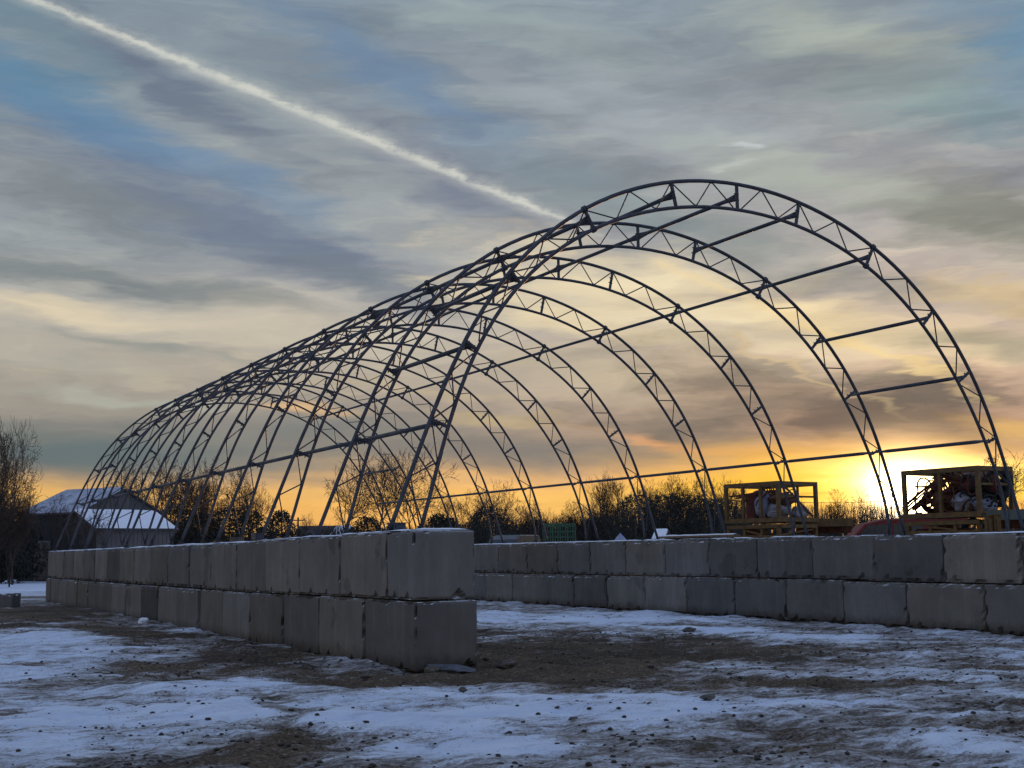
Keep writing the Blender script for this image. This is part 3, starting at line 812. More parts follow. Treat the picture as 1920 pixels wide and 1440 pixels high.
# ------------------------------------------------------------------ trees
def grow(seed, kind):
    """bare winter tree of unit height: list of (p0, p1, r0, r1, level)"""
    rnd = random.Random(seed); segs = []
    levels, trunk_h, ang, dec, lean = dict(spread=(5, .30, .95, .66, .02), round=(5, .26, .85, .64, .05), upright=(5, .22, .72, .66, .07), brush=(5, .16, .70, .66, .06))[kind]
    def branch(p, d, L, r, lv):
        n = 4 if lv < 3 else 3
        q = p; dd = d
        for i in range(n):
            j = .13+.03*lv
            dd = (dd+Vector((rnd.uniform(-j, j), rnd.uniform(-j, j), rnd.uniform(-j*.6, j*.6)+lean))).normalized()
            e = q+dd*(L/n); r2 = r*(1-.5*(i+1)/n)
            segs.append((q.copy(), e.copy(), r*(1-.5*i/n), r2, lv))
            if lv < levels and not (lv == 0 and i < 2):
                k = 2 if i == n-1 else 1
                if lv == 0: k = 3 if i == n-1 else 2
                if lv >= 3 and i == 0: k = 0
                for _ in range(k):
                    az = rnd.uniform(0, 6.283)
                    side = dd.cross(Vector((math.cos(az), math.sin(az), .1))).normalized()
                    a = ang*rnd.uniform(.45, 1.0)
                    nd = (dd*math.cos(a)+side*math.sin(a)+Vector((0, 0, .12))).normalized()
                    branch(e, nd, L*dec*rnd.uniform(.7, 1.2), max(.0010, r2*.60), lv+1)
            q = e
    stems = {'spread': 1, 'round': 1, 'upright': 2, 'brush': 5}[kind]
    for k in range(stems):
        d = Vector((rnd.uniform(-.12, .12), rnd.uniform(-.12, .12), 1)) if stems == 1 else Vector((rnd.uniform(-.45, .45), rnd.uniform(-.45, .45), 1.2))
        branch(Vector((0, 0, -.01)), d.normalized(), trunk_h+.10, .016 if stems == 1 else .011, 0)
    zs = sorted(s_[1].z for s_ in segs); zm = zs[int(len(zs)*.985)]
    return [(a/zm, b/zm, r0, r1, l) for a, b, r0, r1, l in segs]
def seg_mesh(name, segs, mat, thick=1.0):
    n = len(segs); sides = 3
    vv = np.zeros((n*2*sides, 3)); k = 0
    P0 = np.array([s_[0] for s_ in segs]); P1 = np.array([s_[1] for s_ in segs])
    R0 = np.array([s_[2] for s_ in segs])*thick; R1 = np.array([s_[3] for s_ in segs])*thick
    d = P1-P0; d /= np.linalg.norm(d, axis=1)[:, None]+1e-9
    ref = np.where(np.abs(d[:, 2:3]) > .9, [[1., 0, 0]], [[0, 0, 1.]])
    x = np.cross(d, ref); x /= np.linalg.norm(x, axis=1)[:, None]+1e-9; y = np.cross(d, x)
    vv = np.zeros((n, 2, sides, 3))
    for s_ in range(sides):
        a = 2*math.pi*s_/sides; o_ = x*math.cos(a)+y*math.sin(a)
        vv[:, 0, s_] = P0+o_*R0[:, None]; vv[:, 1, s_] = P1+o_*R1[:, None]
    f = np.array([(s_, (s_+1) % sides, sides+(s_+1) % sides, sides+s_) for s_ in range(sides)])
    ff = (f[None]+np.arange(n)[:, None, None]*2*sides).reshape(-1, 4)
    me = bpy.data.meshes.new(name); me.vertices.add(n*2*sides); me.vertices.foreach_set('co', vv.reshape(-1))
    me.loops.add(ff.size); me.loops.foreach_set('vertex_index', ff.ravel().astype(np.int32))
    me.polygons.add(len(ff)); me.polygons.foreach_set('loop_start', np.arange(0, ff.size, 4, dtype=np.int32)); me.update(calc_edges=True)
    me.materials.append(mat); return me
TM = {}
for kind, seeds in (('spread', (1, 2, 3, 4)), ('round', (11, 12, 13)), ('upright', (21, 22)), ('brush', (31, 32, 33))):
    for s_ in seeds:
        sg = grow(s_, kind)
        t_ = [g for g in sg if g[4] <= 1]; c_ = [g for g in sg if g[4] > 1]
        TM.setdefault(kind, []).append((seg_mesh('trunk', t_, M['bark']), seg_mesh('crown', c_, M['twig'], 1.7)))
def tree(px, top, d, kind, v, label, wide=1.0, group=None, cat='tree', name='bare_tree', rz=0.0, base=0.0):
    p = pt(px, top-(12 if 1170 < px < 1400 else 5), d); h = p.z-base
    e = empty(name, (p.x, p.y, base), rz)
    tm = TM[kind][v % len(TM[kind])]
    for nm, mm in (('trunk', tm[0]), ('crown', tm[1])):
        o = bpy.data.objects.new(nm, mm); col.objects.link(o); o.parent = e; o.scale = (h*wide, h*wide, h)
    return tag(e, label, cat, group)
tr = random.Random(8)
tree(-14, 800, 62, 'upright', 1, 'tallest bare tree at the left edge of the photo, partly cut off', .7, 'bare trees at the left edge')
tree(34, 812, 66, 'spread', 2, 'slender bare tree left of the dark barn', .55, 'bare trees at the left edge')
tree(-14, 900, 58, 'brush', 1, 'thick bare bush under the trees at the left edge', .8, 'bare trees at the left edge', 'shrub', 'bare_shrub')
tree(24, 930, 60, 'brush', 2, 'tangled bare bush close beside the dark barn wall', .6, 'bare trees at the left edge', 'shrub', 'bare_shrub')
tree(176, 962, 64, 'spread', 2, 'small bare tree standing in front of the snowy barn roof', 1.0, 'small trees by the barn')
tree(112, 940, 66, 'round', 1, 'leafless young tree in front of the dark barn wall', 1.1, 'small trees by the barn')
TL = [(232, 920, 96, 'round', 0, 'low bare tree rising just right of the barn ridge'), (262, 880, 112, 'spread', 1, 'bare tree behind the right slope of the barn roof'),
      (300, 868, 108, 'spread', 2, 'broad bare tree directly behind the pale shed'), (345, 872, 112, 'round', 2, 'dense bare tree between the pale shed and the round crowned tree'),
      (388, 905, 106, 'upright', 1, 'narrow bare tree left of the round crowned tree'), (462, 888, 104, 'round', 0, 'solitary bare tree with a neat round crown'),
      (640, 868, 112, 'spread', 3, 'wide spreading bare tree behind the second arch'), (708, 855, 108, 'spread', 0, 'tall many stemmed bare tree behind the nearest arch'),
      (772, 862, 116, 'spread', 2, 'bare tree seen between the two chords of the nearest arch'), (848, 930, 102, 'spread', 0, 'small crooked bare tree right of the nearest arch legs'),
      (918, 915, 92, 'spread', 2, 'gnarled bare tree above the end of the left wall'), (985, 948, 120, 'round', 1, 'bare hedgerow tree behind the dark van'),
      (1045, 950, 122, 'spread', 1, 'bare hedgerow tree above the green rack'), (1095, 952, 122, 'round', 2, 'bare hedgerow tree right of the green rack'),
      (1146, 902, 112, 'upright', 1, 'tall thin bare tree beside the pale tent roof'), (1205, 925, 116, 'spread', 3, 'bare tree behind the white roofed hut'),
      (1242, 912, 118, 'round', 0, 'first of the dense bare trees right of the white roofed hut'), (1285, 910, 118, 'round', 2, 'dense round bare tree in the middle of the right clump'),
      (1335, 912, 112, 'spread', 1, 'bare tree left of the nearer yellow cage rack'), (1385, 918, 116, 'round', 1, 'bare tree behind the left post of the nearer yellow cage rack'),
      (1560, 925, 150, 'round', 0, 'faint bare tree low in the glow right of the cage rack'), (1612, 930, 152, 'spread', 2, 'faint bare tree low in the glow left of the sun'),
      (1872, 858, 110, 'spread', 0, 'thin bare tree poking above the right cage rack'), (1915, 945, 120, 'round', 2, 'bare tree at the right edge of the photo'),
      (1180, 918, 110, 'round', 2, 'bare tree right behind the pale tent roof'), (1222, 915, 112, 'round', 1, 'bare tree between the pale tent roof and the right clump'),
      (1265, 906, 114, 'round', 1, 'tallest bare tree of the right clump'), (1308, 914, 112, 'round', 0, 'bare tree at the right of the dense clump'), (1358, 918, 118, 'round', 2, 'bare tree touching the left post of the nearer cage rack'),
      (1010, 945, 120, 'round', 0, 'low bare hedgerow tree left of the green rack'), (1070, 948, 120, 'round', 0, 'low bare hedgerow tree behind the green rack'), (1120, 940, 118, 'round', 1, 'low bare hedgerow tree left of the tall thin one'),
      (880, 935, 108, 'spread', 1, 'low bare tree just left of the gnarled one'), (955, 930, 104, 'spread', 3, 'bare tree with long level branches right of the gnarled one'),
      (280, 895, 104, 'round', 1, 'dense low bare tree above the pale shed roof'), (370, 890, 112, 'spread', 0, 'bare tree half hidden by the narrow tree near the round crowned one'),
      (455, 896, 106, 'round', 1, 'second stem close behind the neat round crown'),
      (560, 972, 140, 'spread', 1, 'tiny bare tree beside the utility pole')]
for k, (px, tp, d, kd, v, lb) in enumerate(TL):
    tree(px, tp, d, kd, v, lb, {'spread': 1.0, 'round': .95, 'upright': .8}[kd], 'bare trees along the field edge', rz=k*1.3)
# dark leafy evergreens
def evergreen(px, top, d, w, seed, label, cone=False):
    p = pt(px, top, d); h = p.z; rnd = np.random.RandomState(seed)
    e = empty('evergreen_bush' if not cone else 'evergreen_tree', (p.x, p.y, 0))
    b = MB(); b.tube([(0, 0, 0), (.03, 0, h*.5), (0, .02, h*.85)], [.12, .08, .03], 6); b.build('trunk', M['bark'], e)
    n = 5200; t = rnd.rand(n); z = (.04+.96*t)*h
    if cone: rr = w*.5*(1-t)**.8*(.6+.5*rnd.rand(n))
    else: rr = w*.5*np.sqrt(np.clip(1-(2*t-.85)**2/1.35, 0.05, 1))*(.45+.62*rnd.rand(n)**.5)
    a = rnd.rand(n)*6.283; lob = 1+.22*np.sin(a*3+t*9+seed)
    c = np.stack([np.cos(a)*rr*lob, np.sin(a)*rr*lob, z+(rnd.rand(n)-.5)*.12*h], -1)
    s_ = .06+.09*rnd.rand(n); q = rnd.randn(n, 3, 3); q /= np.linalg.norm(q, axis=2)[:, :, None]
    vv = c[:, None]+q*s_[:, None, None]
    me = bpy.data.meshes.new('crown'); me.vertices.add(n*3); me.vertices.foreach_set('co', vv.reshape(-1))
    me.loops.add(n*3); me.loops.foreach_set('vertex_index', np.arange(n*3, dtype=np.int32))
    me.polygons.add(n); me.polygons.foreach_set('loop_start', np.arange(0, n*3, 3, dtype=np.int32)); me.update(calc_edges=True)
    me.materials.append(M['needle']); o = bpy.data.objects.new('crown', me); col.objects.link(o); o.parent = e
    return tag(e, label, 'bush' if not cone else 'tree', 'dark evergreens along the field edge')
EV = [(330, 950, 98, 3.4, 'dark evergreen bush right of the pale shed'), (372, 965, 96, 3.0, 'low dark evergreen between the fifth arch legs'),
      (430, 955, 96, 3.8, 'dark evergreen under the left half of the round crowned tree'), (470, 962, 95, 3.6, 'dark evergreen right under the round crowned tree'),
      (528, 962, 92, 2.4, 'dark evergreen alone left of the utility pole'), (690, 972, 100, 3.0, 'dark bush under the many stemmed tree'),
      (822, 968, 96, 2.6, 'dark bush just right of the nearest arch legs'), (842, 975, 100, 2.6, 'small dark bush next to the end of the left wall'),
      (915, 955, 88, 3.6, 'dark bush at the foot of the gnarled tree'), (1190, 932, 104, 4.6, 'big dark bush behind the pale tent roof'),
      (1250, 930, 106, 4.8, 'big dark bush behind the white roofed hut'), (1300, 930, 106, 5.0, 'big dark bush at the middle of the right clump'),
      (1348, 938, 104, 4.6, 'big dark bush left of the nearer yellow cage rack'), (8, 960, 72, 4.0, 'dark evergreen mass at the left edge'),
      (-40, 940, 70, 4.6, 'dark evergreen cut off by the left edge')]
for k, (px, tp, d, w, lb) in enumerate(EV): evergreen(px, tp, d, w, 50+k, lb)
# the tangle of far brush that closes the horizon
rnd = random.Random(5); segs = []
def brush(px0, px1, top, d, dens):
    px = px0
    while px < px1:
        px += rnd.uniform(.3, 1.0)/dens
        dd = d+rnd.uniform(-8, 8); tp = top+rnd.uniform(-3, 14)+6*mnoise.noise(Vector((px*.05, 0, d)))
        p = pt(px, tp, dd); h = p.z
        q = Vector((p.x, p.y, -.2)); dv = Vector((rnd.uniform(-.14, .14), rnd.uniform(-.14, .14), 1))
        m_ = q+dv*h*.55; e = m_+Vector((rnd.uniform(-.3, .3)*h*.4, rnd.uniform(-.1, .1), h*.45))
        segs.append((q, m_, .05, .03, 0)); segs.append((m_, e, .03, .012, 0))
        for _ in range(5):
            t = rnd.uniform(.25, .95); s0 = q.lerp(m_, t*1.6) if t < .6 else m_.lerp(e, (t-.6)/.4)
            segs.append((s0, s0+Vector((rnd.uniform(-.7, .7), rnd.uniform(-.4, .4), rnd.uniform(.3, 1.1))), .018, .008, 0))
for a in [(-80, 60, 985, 92, 2.0), (225, 420, 970, 120, 2.2), (225, 420, 1000, 118, 3.0), (500, 640, 1000, 135, 1.2), (590, 800, 985, 125, 1.6), (800, 900, 975, 125, 1.8),
          (880, 1130, 968, 126, 2.0), (880, 1400, 985, 124, 2.6), (1100, 1400, 952, 124, 2.0), (1400, 1960, 962, 150, 1.5), (1500, 1700, 940, 158, 1.0), (1860, 1960, 955, 140, 1.6), (1960, 2300, 965, 130, 1.2), (-500, -80, 960, 120, 1.2)]:
    brush(*a)
o = bpy.data.objects.new('distant_brush', seg_mesh('distant_brush', segs, M['twig'])); col.objects.link(o)
tag(o, 'far tangle of leafless brush closing off the horizon', 'brush', kind='stuff')
b = MB(); rnd = random.Random(9)                     # the hedge bank under it
for a, c, tp, d in ((-600, 60, 1000, 96), (225, 560, 996, 122), (560, 900, 1012, 130), (900, 1120, 1004, 130), (1120, 1400, 975, 128), (1400, 1560, 985, 150), (1560, 2400, 990, 160)):
    px = a
    while px < c:
        p = pt(px, tp+rnd.uniform(-7, 7), d); r = max(.6, p.z*.62)
        for _ in range(26):
            q = Vector((p.x+rnd.uniform(-1, 1)*r*1.3, p.y+rnd.uniform(-1, 1)*r, rnd.uniform(0, 1)*p.z))
            vs = [q+Vector((rnd.uniform(-.7, .7), rnd.uniform(-.7, .7), rnd.uniform(-.5, .5))) for _ in range(3)]
            b.add(vs, [(0, 1, 2)])
        px += 9
o = b.build('hedge_bank', M['needle']); tag(o, 'dark low hedge bank along the far side of the field', 'hedge', kind='stuff')

# ------------------------------------------------------------------ buildings
def gable(name, px, d, rz, L, Dp, eave, ridge, wallm, gablem, label, roof_snow=True, roofm=None, door=None, wins=(), over=.25, base=0.0, cat='building', seed=0):
    """origin at the front left corner; local x along the eaves, y back; rz turns it about that corner"""
    p = pt(px, 1000, d); e = empty(name, (p.x, p.y, base), -YAW+rz)
    b = MB()
    b.add([(0, 0, -.4), (L, 0, -.4), (L, Dp, -.4), (0, Dp, -.4), (0, 0, eave), (L, 0, eave), (L, Dp, eave), (0, Dp, eave)],
          [(0, 1, 5, 4), (2, 3, 7, 6), (0, 3, 2, 1)])
    nb = int(L/.25)
    for k in range(nb): b.box((L*(k+.5)/nb, -.012, eave/2-.05), (.05, .022, eave-.12))
    b.build('wall', wallm, e)
    h = Dp/2
    for x in (0, L):
        g = MB()
        vs = [(x, 0, -.4), (x, Dp, -.4), (x, Dp, eave), (x, h, ridge), (x, 0, eave)]
        g.add(vs, [(0, 1, 2, 3, 4) if x else (4, 3, 2, 1, 0)])
        nb = int(Dp/.3)
        for k in range(nb):
            y = Dp*(k+.5)/nb; zt = eave+(ridge-eave)*(1-abs(y-h)/h)
            g.box((x+(.012 if x else -.012), y, zt/2-.06), (.022, .05, zt-.12))
        g.build('gable_wall', gablem, e)
    r = MB(); s_ = over; sl = (ridge-eave)/h
    for sg in (-1, 1):
        y0 = h+sg*(h+s_); z0 = eave-sl*s_
        r.add([(-s_, y0, z0), (L+s_, y0, z0), (L+s_, h, ridge), (-s_, h, ridge), (-s_, y0, z0+.10), (L+s_, y0, z0+.10), (L+s_, h, ridge+.10), (-s_, h, ridge+.10)],
              [(0, 1, 2, 3), (4, 7, 6, 5), (0, 4, 5, 1), (1, 5, 6, 2), (0, 3, 7, 4)])
    rf = r.build('roof', roofm or M['rooftile'], e)
    if roof_snow:
        r = MB()
        for sg in (-1, 1):
            y0 = h+sg*(h+s_-.05); z0 = eave-sl*(s_-.05); n = 16
            vs = []
            for i in range(n+1):
                for j in range(9):
                    x = -s_+.04+(L+2*s_-.08)*i/n; t = j/8; y = y0+(h-y0)*t; z = z0+(ridge-z0)*t
                    vs.append((x, y, z+.105+(.09+.03*mnoise.noise(Vector((x*.8, y*.8, seed))) if 0 < i < n and j else 0)))
            r.add(vs, [(i*9+j, i*9+j+1, (i+1)*9+j+1, (i+1)*9+j) for i in range(n) for j in range(8)])
        r.build('roof_snow', M['oldsnow' if name == 'barn' else 'snow'], rf, True)
    if door:
        x, w, hh = door; q = MB(); q.box((x+w/2, -.04, hh/2), (w, .06, hh)); dr = q.build('door', M['pole'], e)
        q = MB()
        for a_ in (0, w): q.box((x+a_, -.05, hh/2), (.09, .08, hh+.1))
        q.box((x+w/2, -.05, hh+.05), (w+.18, .08, .09)); q.build('frame', M['beige'], dr)
    for x, z, w, hh in wins:
        q = MB(); q.box((x, -.03, z), (w, .04, hh)); wn = q.build('window', M['glassdark'], e)
        q = MB()
        for a_ in (-w/2, w/2, 0): q.box((x+a_, -.05, z), (.06, .05, hh+.06))
        for a_ in (-hh/2, hh/2): q.box((x, -.05, z+a_), (w+.1, .05, .06))
        q.build('frame', M['beige'], wn)
    return tag(e, label, cat)
gable('barn', 36, 77, rad(-27), 4.6, 6.5, 3.70, 5.05, M['barn'], M['gable'], 'dark boarded barn with snowy roof and grey gable behind the left wall', door=(1.4, 1.1, 2.1), wins=((3.6, 2.6, .5, .5),), over=.2)
gable('shed', 181, 69, rad(50), 4.7, 3.8, 2.72, 3.62, M['beige'], M['barn'], 'low pale shed with a bright snowy roof in front of the barn', wins=((1.6, 1.5, .6, .5), (3.1, 1.5, .6, .5)), over=.22, seed=2)
gable('house', 560, 150, rad(8), 5.0, 5.0, 3.0, 4.45, M['gable'], M['gable'], 'small far house with a dark roof beside the utility pole', roof_snow=False, wins=((1.5, 1.6, .9, .9),), seed=3)
gable('house', 616, 146, rad(-38), 2.2, 2.6, 2.9, 4.2, M['beige'], M['beige'], 'tiny far house with a snowy roof behind the second arch', wins=((1.0, 1.6, .6, .6),), seed=4)
gable('hut', 1224, 82, rad(-30), .75, 1.1, 1.85, 2.35, M['beige'], M['beige'], 'little hut with a white snowy roof right of the fifth arch leg', over=.12, wins=((.55, 1.2, .35, .35),), seed=5)
# conical tarpaulin tent
p = pt(1163, 1000, 80); e = empty('tent', (p.x, p.y, 0), -YAW)
b = MB(); n = 20; vs = [(0, 0, 2.3)]
for k in range(n):
    a = 2*math.pi*k/n; r = 1.15*(1+.06*(k % 2)); vs.append((math.cos(a)*r, math.sin(a)*r, .9))
b.add(vs, [(0, 1+k, 1+(k+1) % n) for k in range(n)]); b.build('tent_roof', M['bluebag'], e)
b = MB(); b.tube([(0, 0, 0), (0, 0, .95)], [1.12, 1.12], 20); b.build('tent_wall', M['bluebag'], e)
tag(e, 'pale pointed tent roof under snow in front of the hedgerow', 'tent')

# ------------------------------------------------------------------ poles and wires
def utility_pole(px, top, d, label, arm=1.6):
    p = pt(px, top, d); h = p.z; e = empty('utility_pole', (p.x, p.y, 0), -YAW)
    b = MB(); b.tube([(0, 0, -.3), (0, 0, h)], [.14, .10], 8); b.build('pole', M['pole'], e)
    b = MB(); b.box((0, -.12, h-.35), (arm, .10, .12)); ca = b.build('crossarm', M['pole'], e)
    for x in (-arm/2+.1, 0, arm/2-.1):
        b = MB(); b.tube([(x, -.12, h-.29), (x, -.12, h-.2), (x, -.12, h-.12)], [.04, .06, .03], 8); b.build('insulator', M['glassdark'], ca)
    tag(e, label, 'utility pole', 'utility poles across the field'); return Vector((p.x, p.y, h-.15))
p1 = utility_pole(559, 970, 150, 'small utility pole with a crossarm above the far house')
p2 = utility_pole(1352, 935, 150, 'utility pole hidden among the bare trees left of the cage rack')
p3 = utility_pole(2010, 905, 150, 'utility pole beyond the right edge carrying the wires past the sun')
for k, (a, c) in enumerate(((p2, p3),)):
    k = 1
    b = MB()
    for off in (-.7, 0, .7):
        o_ = Vector((RX.x, RX.y, 0))*off; pts = []
        for i in range(25):
            t = i/24; q = a.lerp(c, t)+o_; q.z -= 1.0*4*t*(1-t); pts.append(q)
        b.tube(pts, .022, 4)
    o = b.build('power_line', M['wire'])
    tag(o, ('three sagging wires strung low over the trees on the left' if k == 0 else 'three sagging wires strung across the glow beside the sun'), 'power line')

# ------------------------------------------------------------------ cage racks and what they hold
def cage_rack(px, d, rz, w, dp, ztop, zmid, label, m, nside, zlow=1.56):
    """origin at the corner nearest the camera; local -x runs along the left face, +y along the right face"""
    p = pt(px, 1000, d); g0 = -.1; e = empty('cage_rack', (p.x, p.y, g0), rz)
    z1 = ztop-g0; zm = zmid-g0; zl = zlow-g0
    T = .085
    def post(x, y, a, c, t=T):
        b = MB(); b.box((x, y, (a+c)/2), (t, t, c-a)); return b.build('post', m, e)
    for x in (0, -w):
        for y in (0, dp): post(x, y, zm+.05, z1-.05)
    for k in range(1, nside):
        post(-w*k/nside, 0, zm+.05, z1-.05, T*.8)
        post(-w*k/nside, dp, zm+.05, z1-.05, T*.6)
    b = MB()                                              # top frame
    for y in (0, dp): b.box((-w/2, y, z1), (w+T, T, .10))
    for x in (0, -w, -w/2): b.box((x, dp/2, z1), (T, dp-T-.004, .096))
    b.build('top_frame', m, e)
    b = MB()                                              # middle deck of double beams
    for y in (0, dp): b.box((-w/2, y, zm), (w+.1, .09, .11)); b.box((-w/2, y, zm-.16), (w-.02, .075, .09))
    for x in (0.0, -w): b.box((x, dp/2, zm), (.09, dp-.1, .106)); b.box((x*.98-.01, dp/2, zm-.16), (.075, dp-.08, .086))
    for k in range(1, 8): b.box((-w*k/8, dp/2, zm+.02), (.10, dp-.1, .03))
    b.build('deck', m, e)
    for x in (-.04, -w+.04):
        for y in (.02, dp-.02): post(x, y, 0, zm-.21)
    for k in (1, 2): post(-w*k/3, .02, zl-.3, zm-.21, T*.8)
    b = MB()
    for zz in (zl-.02, .5):
        for y in (.02, dp-.02): b.box((-w/2, y, zz), (w-.14, .06, .07))
        for x in (-.04, -w+.04): b.box((x, dp/2, zz), (.06, dp-.12, .066))
    b.bar((-w/3, .02, zl+.02), (-w/3*2, .02, zm-.24), .04); b.bar((-.04, .1, zl+.02), (-.04, dp-.1, zm-.24), .04)
    b.bar((-w/3, .02, .52), (-w*.05, .02, zl-.06), .04); b.bar((-w*.66, .02, .52), (-w*.95, .02, zl-.06), .04)
    b.build('lower_frame', m, e)
    b = MB()                                              # diagonal on the right face
    b.bar((-.02, dp*.2, z1-.08), (-.02, dp*.92, zm+.08), .04); b.bar((0, 0.06, z1-.33), (0, dp-.06, z1-.33), .05); b.build('side_brace', m, e)
    return tag(e, label, 'cage rack', 'yellow cage racks beyond the right wall'), e.matrix_basis.copy() if False else Matrix.Translation((p.x, p.y, g0)) @ Matrix.Rotation(rz, 4, 'Z')
def drum(mw, x, y, z, lay, m, label, r=.29, h=.85):
    b = MB(); pts = []; rr = []
    for t, k in ((0, 1), (.02, 1.03), (.05, 1), (.32, 1), (.335, 1.035), (.35, 1), (.65, 1), (.665, 1.035), (.68, 1), (.95, 1), (.98, 1.03), (1, 1)):
        pts.append((0, 0, h*t)); rr.append(r*k)
    b.tube(pts, rr, 22, True); b.tube([(r*.55, 0, h), (r*.55, 0, h+.02)], .04, 8)
    o = b.build('drum', m, None, False); q = mw @ Matrix.Translation((x, y, z))
    if lay is not None: q = q @ Matrix.Rotation(lay, 4, 'Z') @ Matrix.Rotation(math.pi/2, 4, 'Y') @ Matrix.Translation((-r, 0, -h/2))
    o.matrix_world = q; return tag(o, label, 'drum', 'drums in the cage racks')
def bag(mw, x, y, z, sx_, sy_, sz_, m, label, seed, name='plastic_sheet', cat='plastic sheet'):
    import bmesh
    bm = bmesh.new(); bmesh.ops.create_icosphere(bm, subdivisions=4, radius=1)
    for v in bm.verts:
        c = v.co.copy(); q = c+Vector((seed*2.3, seed, 0))
        k = 1+.28*mnoise.noise(q*1.4)+.12*abs(mnoise.noise(q*4))+.05*mnoise.noise(q*10)
        v.co = Vector((c.x*sx_*k, c.y*sy_*k, max(-.75, c.z)*sz_*k))
    me = bpy.data.meshes.new(name); bm.to_mesh(me); bm.free(); me.materials.append(m)
    o = bpy.data.objects.new(name, me); col.objects.link(o)
    o.matrix_world = mw @ Matrix.Translation((x, y, z+sz_*.78)); return tag(o, label, cat)
def tyre(mw, x, y, z, a, label, R_=.33, r=.10, tilt=0.0, axis='X'):
    b = MB(); n = 30; k_ = 10; vs = []
    for i in range(n):
        t = 2*math.pi*i/n
        for j in range(k_):
            u = 2*math.pi*j/k_; q = R_+r*math.cos(u)*1.0; yy = r*1.05*math.sin(u)
            yy += .012*((i % 2)*2-1)*(1 if math.cos(u) > .6 else 0)
            vs.append((q*math.cos(t), yy, q*math.sin(t)))
    b.add(vs, [(i*k_+j, ((i+1) % n)*k_+j, ((i+1) % n)*k_+(j+1) % k_, i*k_+(j+1) % k_) for i in range(n) for j in range(k_)])
    o = b.build('tyre', M['rubber'], None, True)
    o.matrix_world = mw @ Matrix.Translation((x, y, z+R_+r)) @ Matrix.Rotation(a, 4, 'Z') @ Matrix.Rotation(tilt, 4, 'X')
    return tag(o, label, 'tyre', 'tyres in the cage racks')
def pipes(mw, a, c, n, r, m, label, seed):
    b = MB(); rn = random.Random(seed)
    for k in range(n):
        o1 = Vector((rn.uniform(-.12, .12), rn.uniform(-.2, .2), rn.uniform(-.03, .10)))
        b.tube([Vector(a)+o1, (Vector(a)+Vector(c))/2+o1*1.1+Vector((0, 0, -.03)), Vector(c)+o1*rn.uniform(.2, 1.2)], r, 7)
    o = b.build('bundle_of_rods', m, None, True); o.matrix_world = mw; return tag(o, label, 'rods')
GB = -.1
def tangle(mw, x, y, z, dx, dy, dz, n, m, label, seed):
    b = MB(); rn = random.Random(seed)
    for k in range(n):
        c = Vector((x+rn.uniform(-dx, dx)*.95, y+rn.uniform(-dy, dy)*.8, z+rn.uniform(0, dz)*.8)); R_ = rn.uniform(.10, .30)
        ax = Vector((rn.uniform(-1, 1), rn.uniform(-1, 1), rn.uniform(-1, 1))).normalized(); u_ = ax.orthogonal().normalized(); v_ = ax.cross(u_)
        a0 = rn.uniform(0, 6.28); sp = rn.uniform(2.2, 6.0); pts = []
        for i in range(15):
            t = a0+sp*i/14; q = c+(u_*math.cos(t)+v_*math.sin(t))*R_*(1+.3*math.sin(3*t+k))
            q.x = max(x-dx, min(x+dx, q.x)); q.y = max(y-dy, min(y+dy, q.y)); q.z = max(z+.01, min(z+dz, q.z)); pts.append(q)
        b.tube(pts, rn.uniform(.012, .028), 5)
    o = b.build('scrap_tangle', m, None, True); o.matrix_world = mw; return tag(o, label, 'scrap metal')
e1, mw = cage_rack(1462, 32.0, -YAW-.93, 1.76, 1.42, 2.86, 1.95, 'nearer left yellow cage rack loaded with drums and plastic sheet', M['yellow'], 3)
zd = 1.95-GB+.06
drum(mw, -1.22, .45, zd, None, M['reddrum'], 'dark red drum standing in the left cage rack', .22, .62)
bag(mw, -.80, .35, zd, .20, .22, .36, M['bluebag'], 'pale blue crumpled sheet next to the red drum', 1)
bag(mw, -.40, .45, zd, .30, .30, .22, M['whitebag'], 'white crumpled sheet in the middle of the left cage rack', 2)
bag(mw, -.22, 1.05, zd, .18, .26, .17, M['whitebag'], 'white sheet heaped at the right end of the left cage rack', 3)
bag(mw, -.35, .50, zd+.33, .34, .36, .17, M['rust'], 'rusty brown sack lying on top of the white sheet', 4, 'sack', 'sack')
pipes(mw, (-1.6, .3, zd+.50), (-.75, .8, zd+.66), 6, .022, M['rust'], 'rusty rods slung across the top of the left cage rack', 1)
tyre(mw, -.75, .85, zd, .3, 'tyre leaning at the back of the left cage rack', .27, .08, .25)
bag(mw, -1.45, .6, 1.56-GB-.28, .22, .3, .28, M['rust'], 'brown sack on the lower shelf of the left cage rack', 7, 'sack', 'sack')
bag(mw, -.5, .6, 1.56-GB-.28, .16, .3, .24, M['bluesteel'], 'dark bundle on the lower shelf of the left cage rack', 8, 'bundle', 'bundle')
tangle(mw, -1.0, .7, zd, .68, .58, .80, 34, M['rust'], 'tangle of rusty hoops and cable through the left cage rack', 21)
tangle(mw, -.85, .7, 1.56-GB-.30, .75, .58, .34, 22, M['rust'], 'tangle of rusty cable on the lower shelf of the left cage rack', 22)
e2, mw = cage_rack(1840, 28.0, -YAW-.98, 1.90, 1.12, 2.86, 1.90, 'right hand yellow cage rack stuffed with scrap, next to the sun', M['yellow'], 2)
zd = 1.90-GB+.06
bag(mw, -1.15, .5, zd, .30, .34, .30, M['rust'], 'rusty brown sack low in the left half of the right cage rack', 11, 'sack', 'sack')
bag(mw, -.62, .40, zd, .30, .30, .24, M['whitebag'], 'white sheet bulging low in the right cage rack', 12)
bag(mw, -.25, .55, zd, .22, .30, .17, M['bluebag'], 'pale blue sheet in the near corner of the right cage rack', 13)
drum(mw, -.36, .55, zd+.34, .5, M['reddrum'], 'dark red drum lying high in the right cage rack', .25, .70)
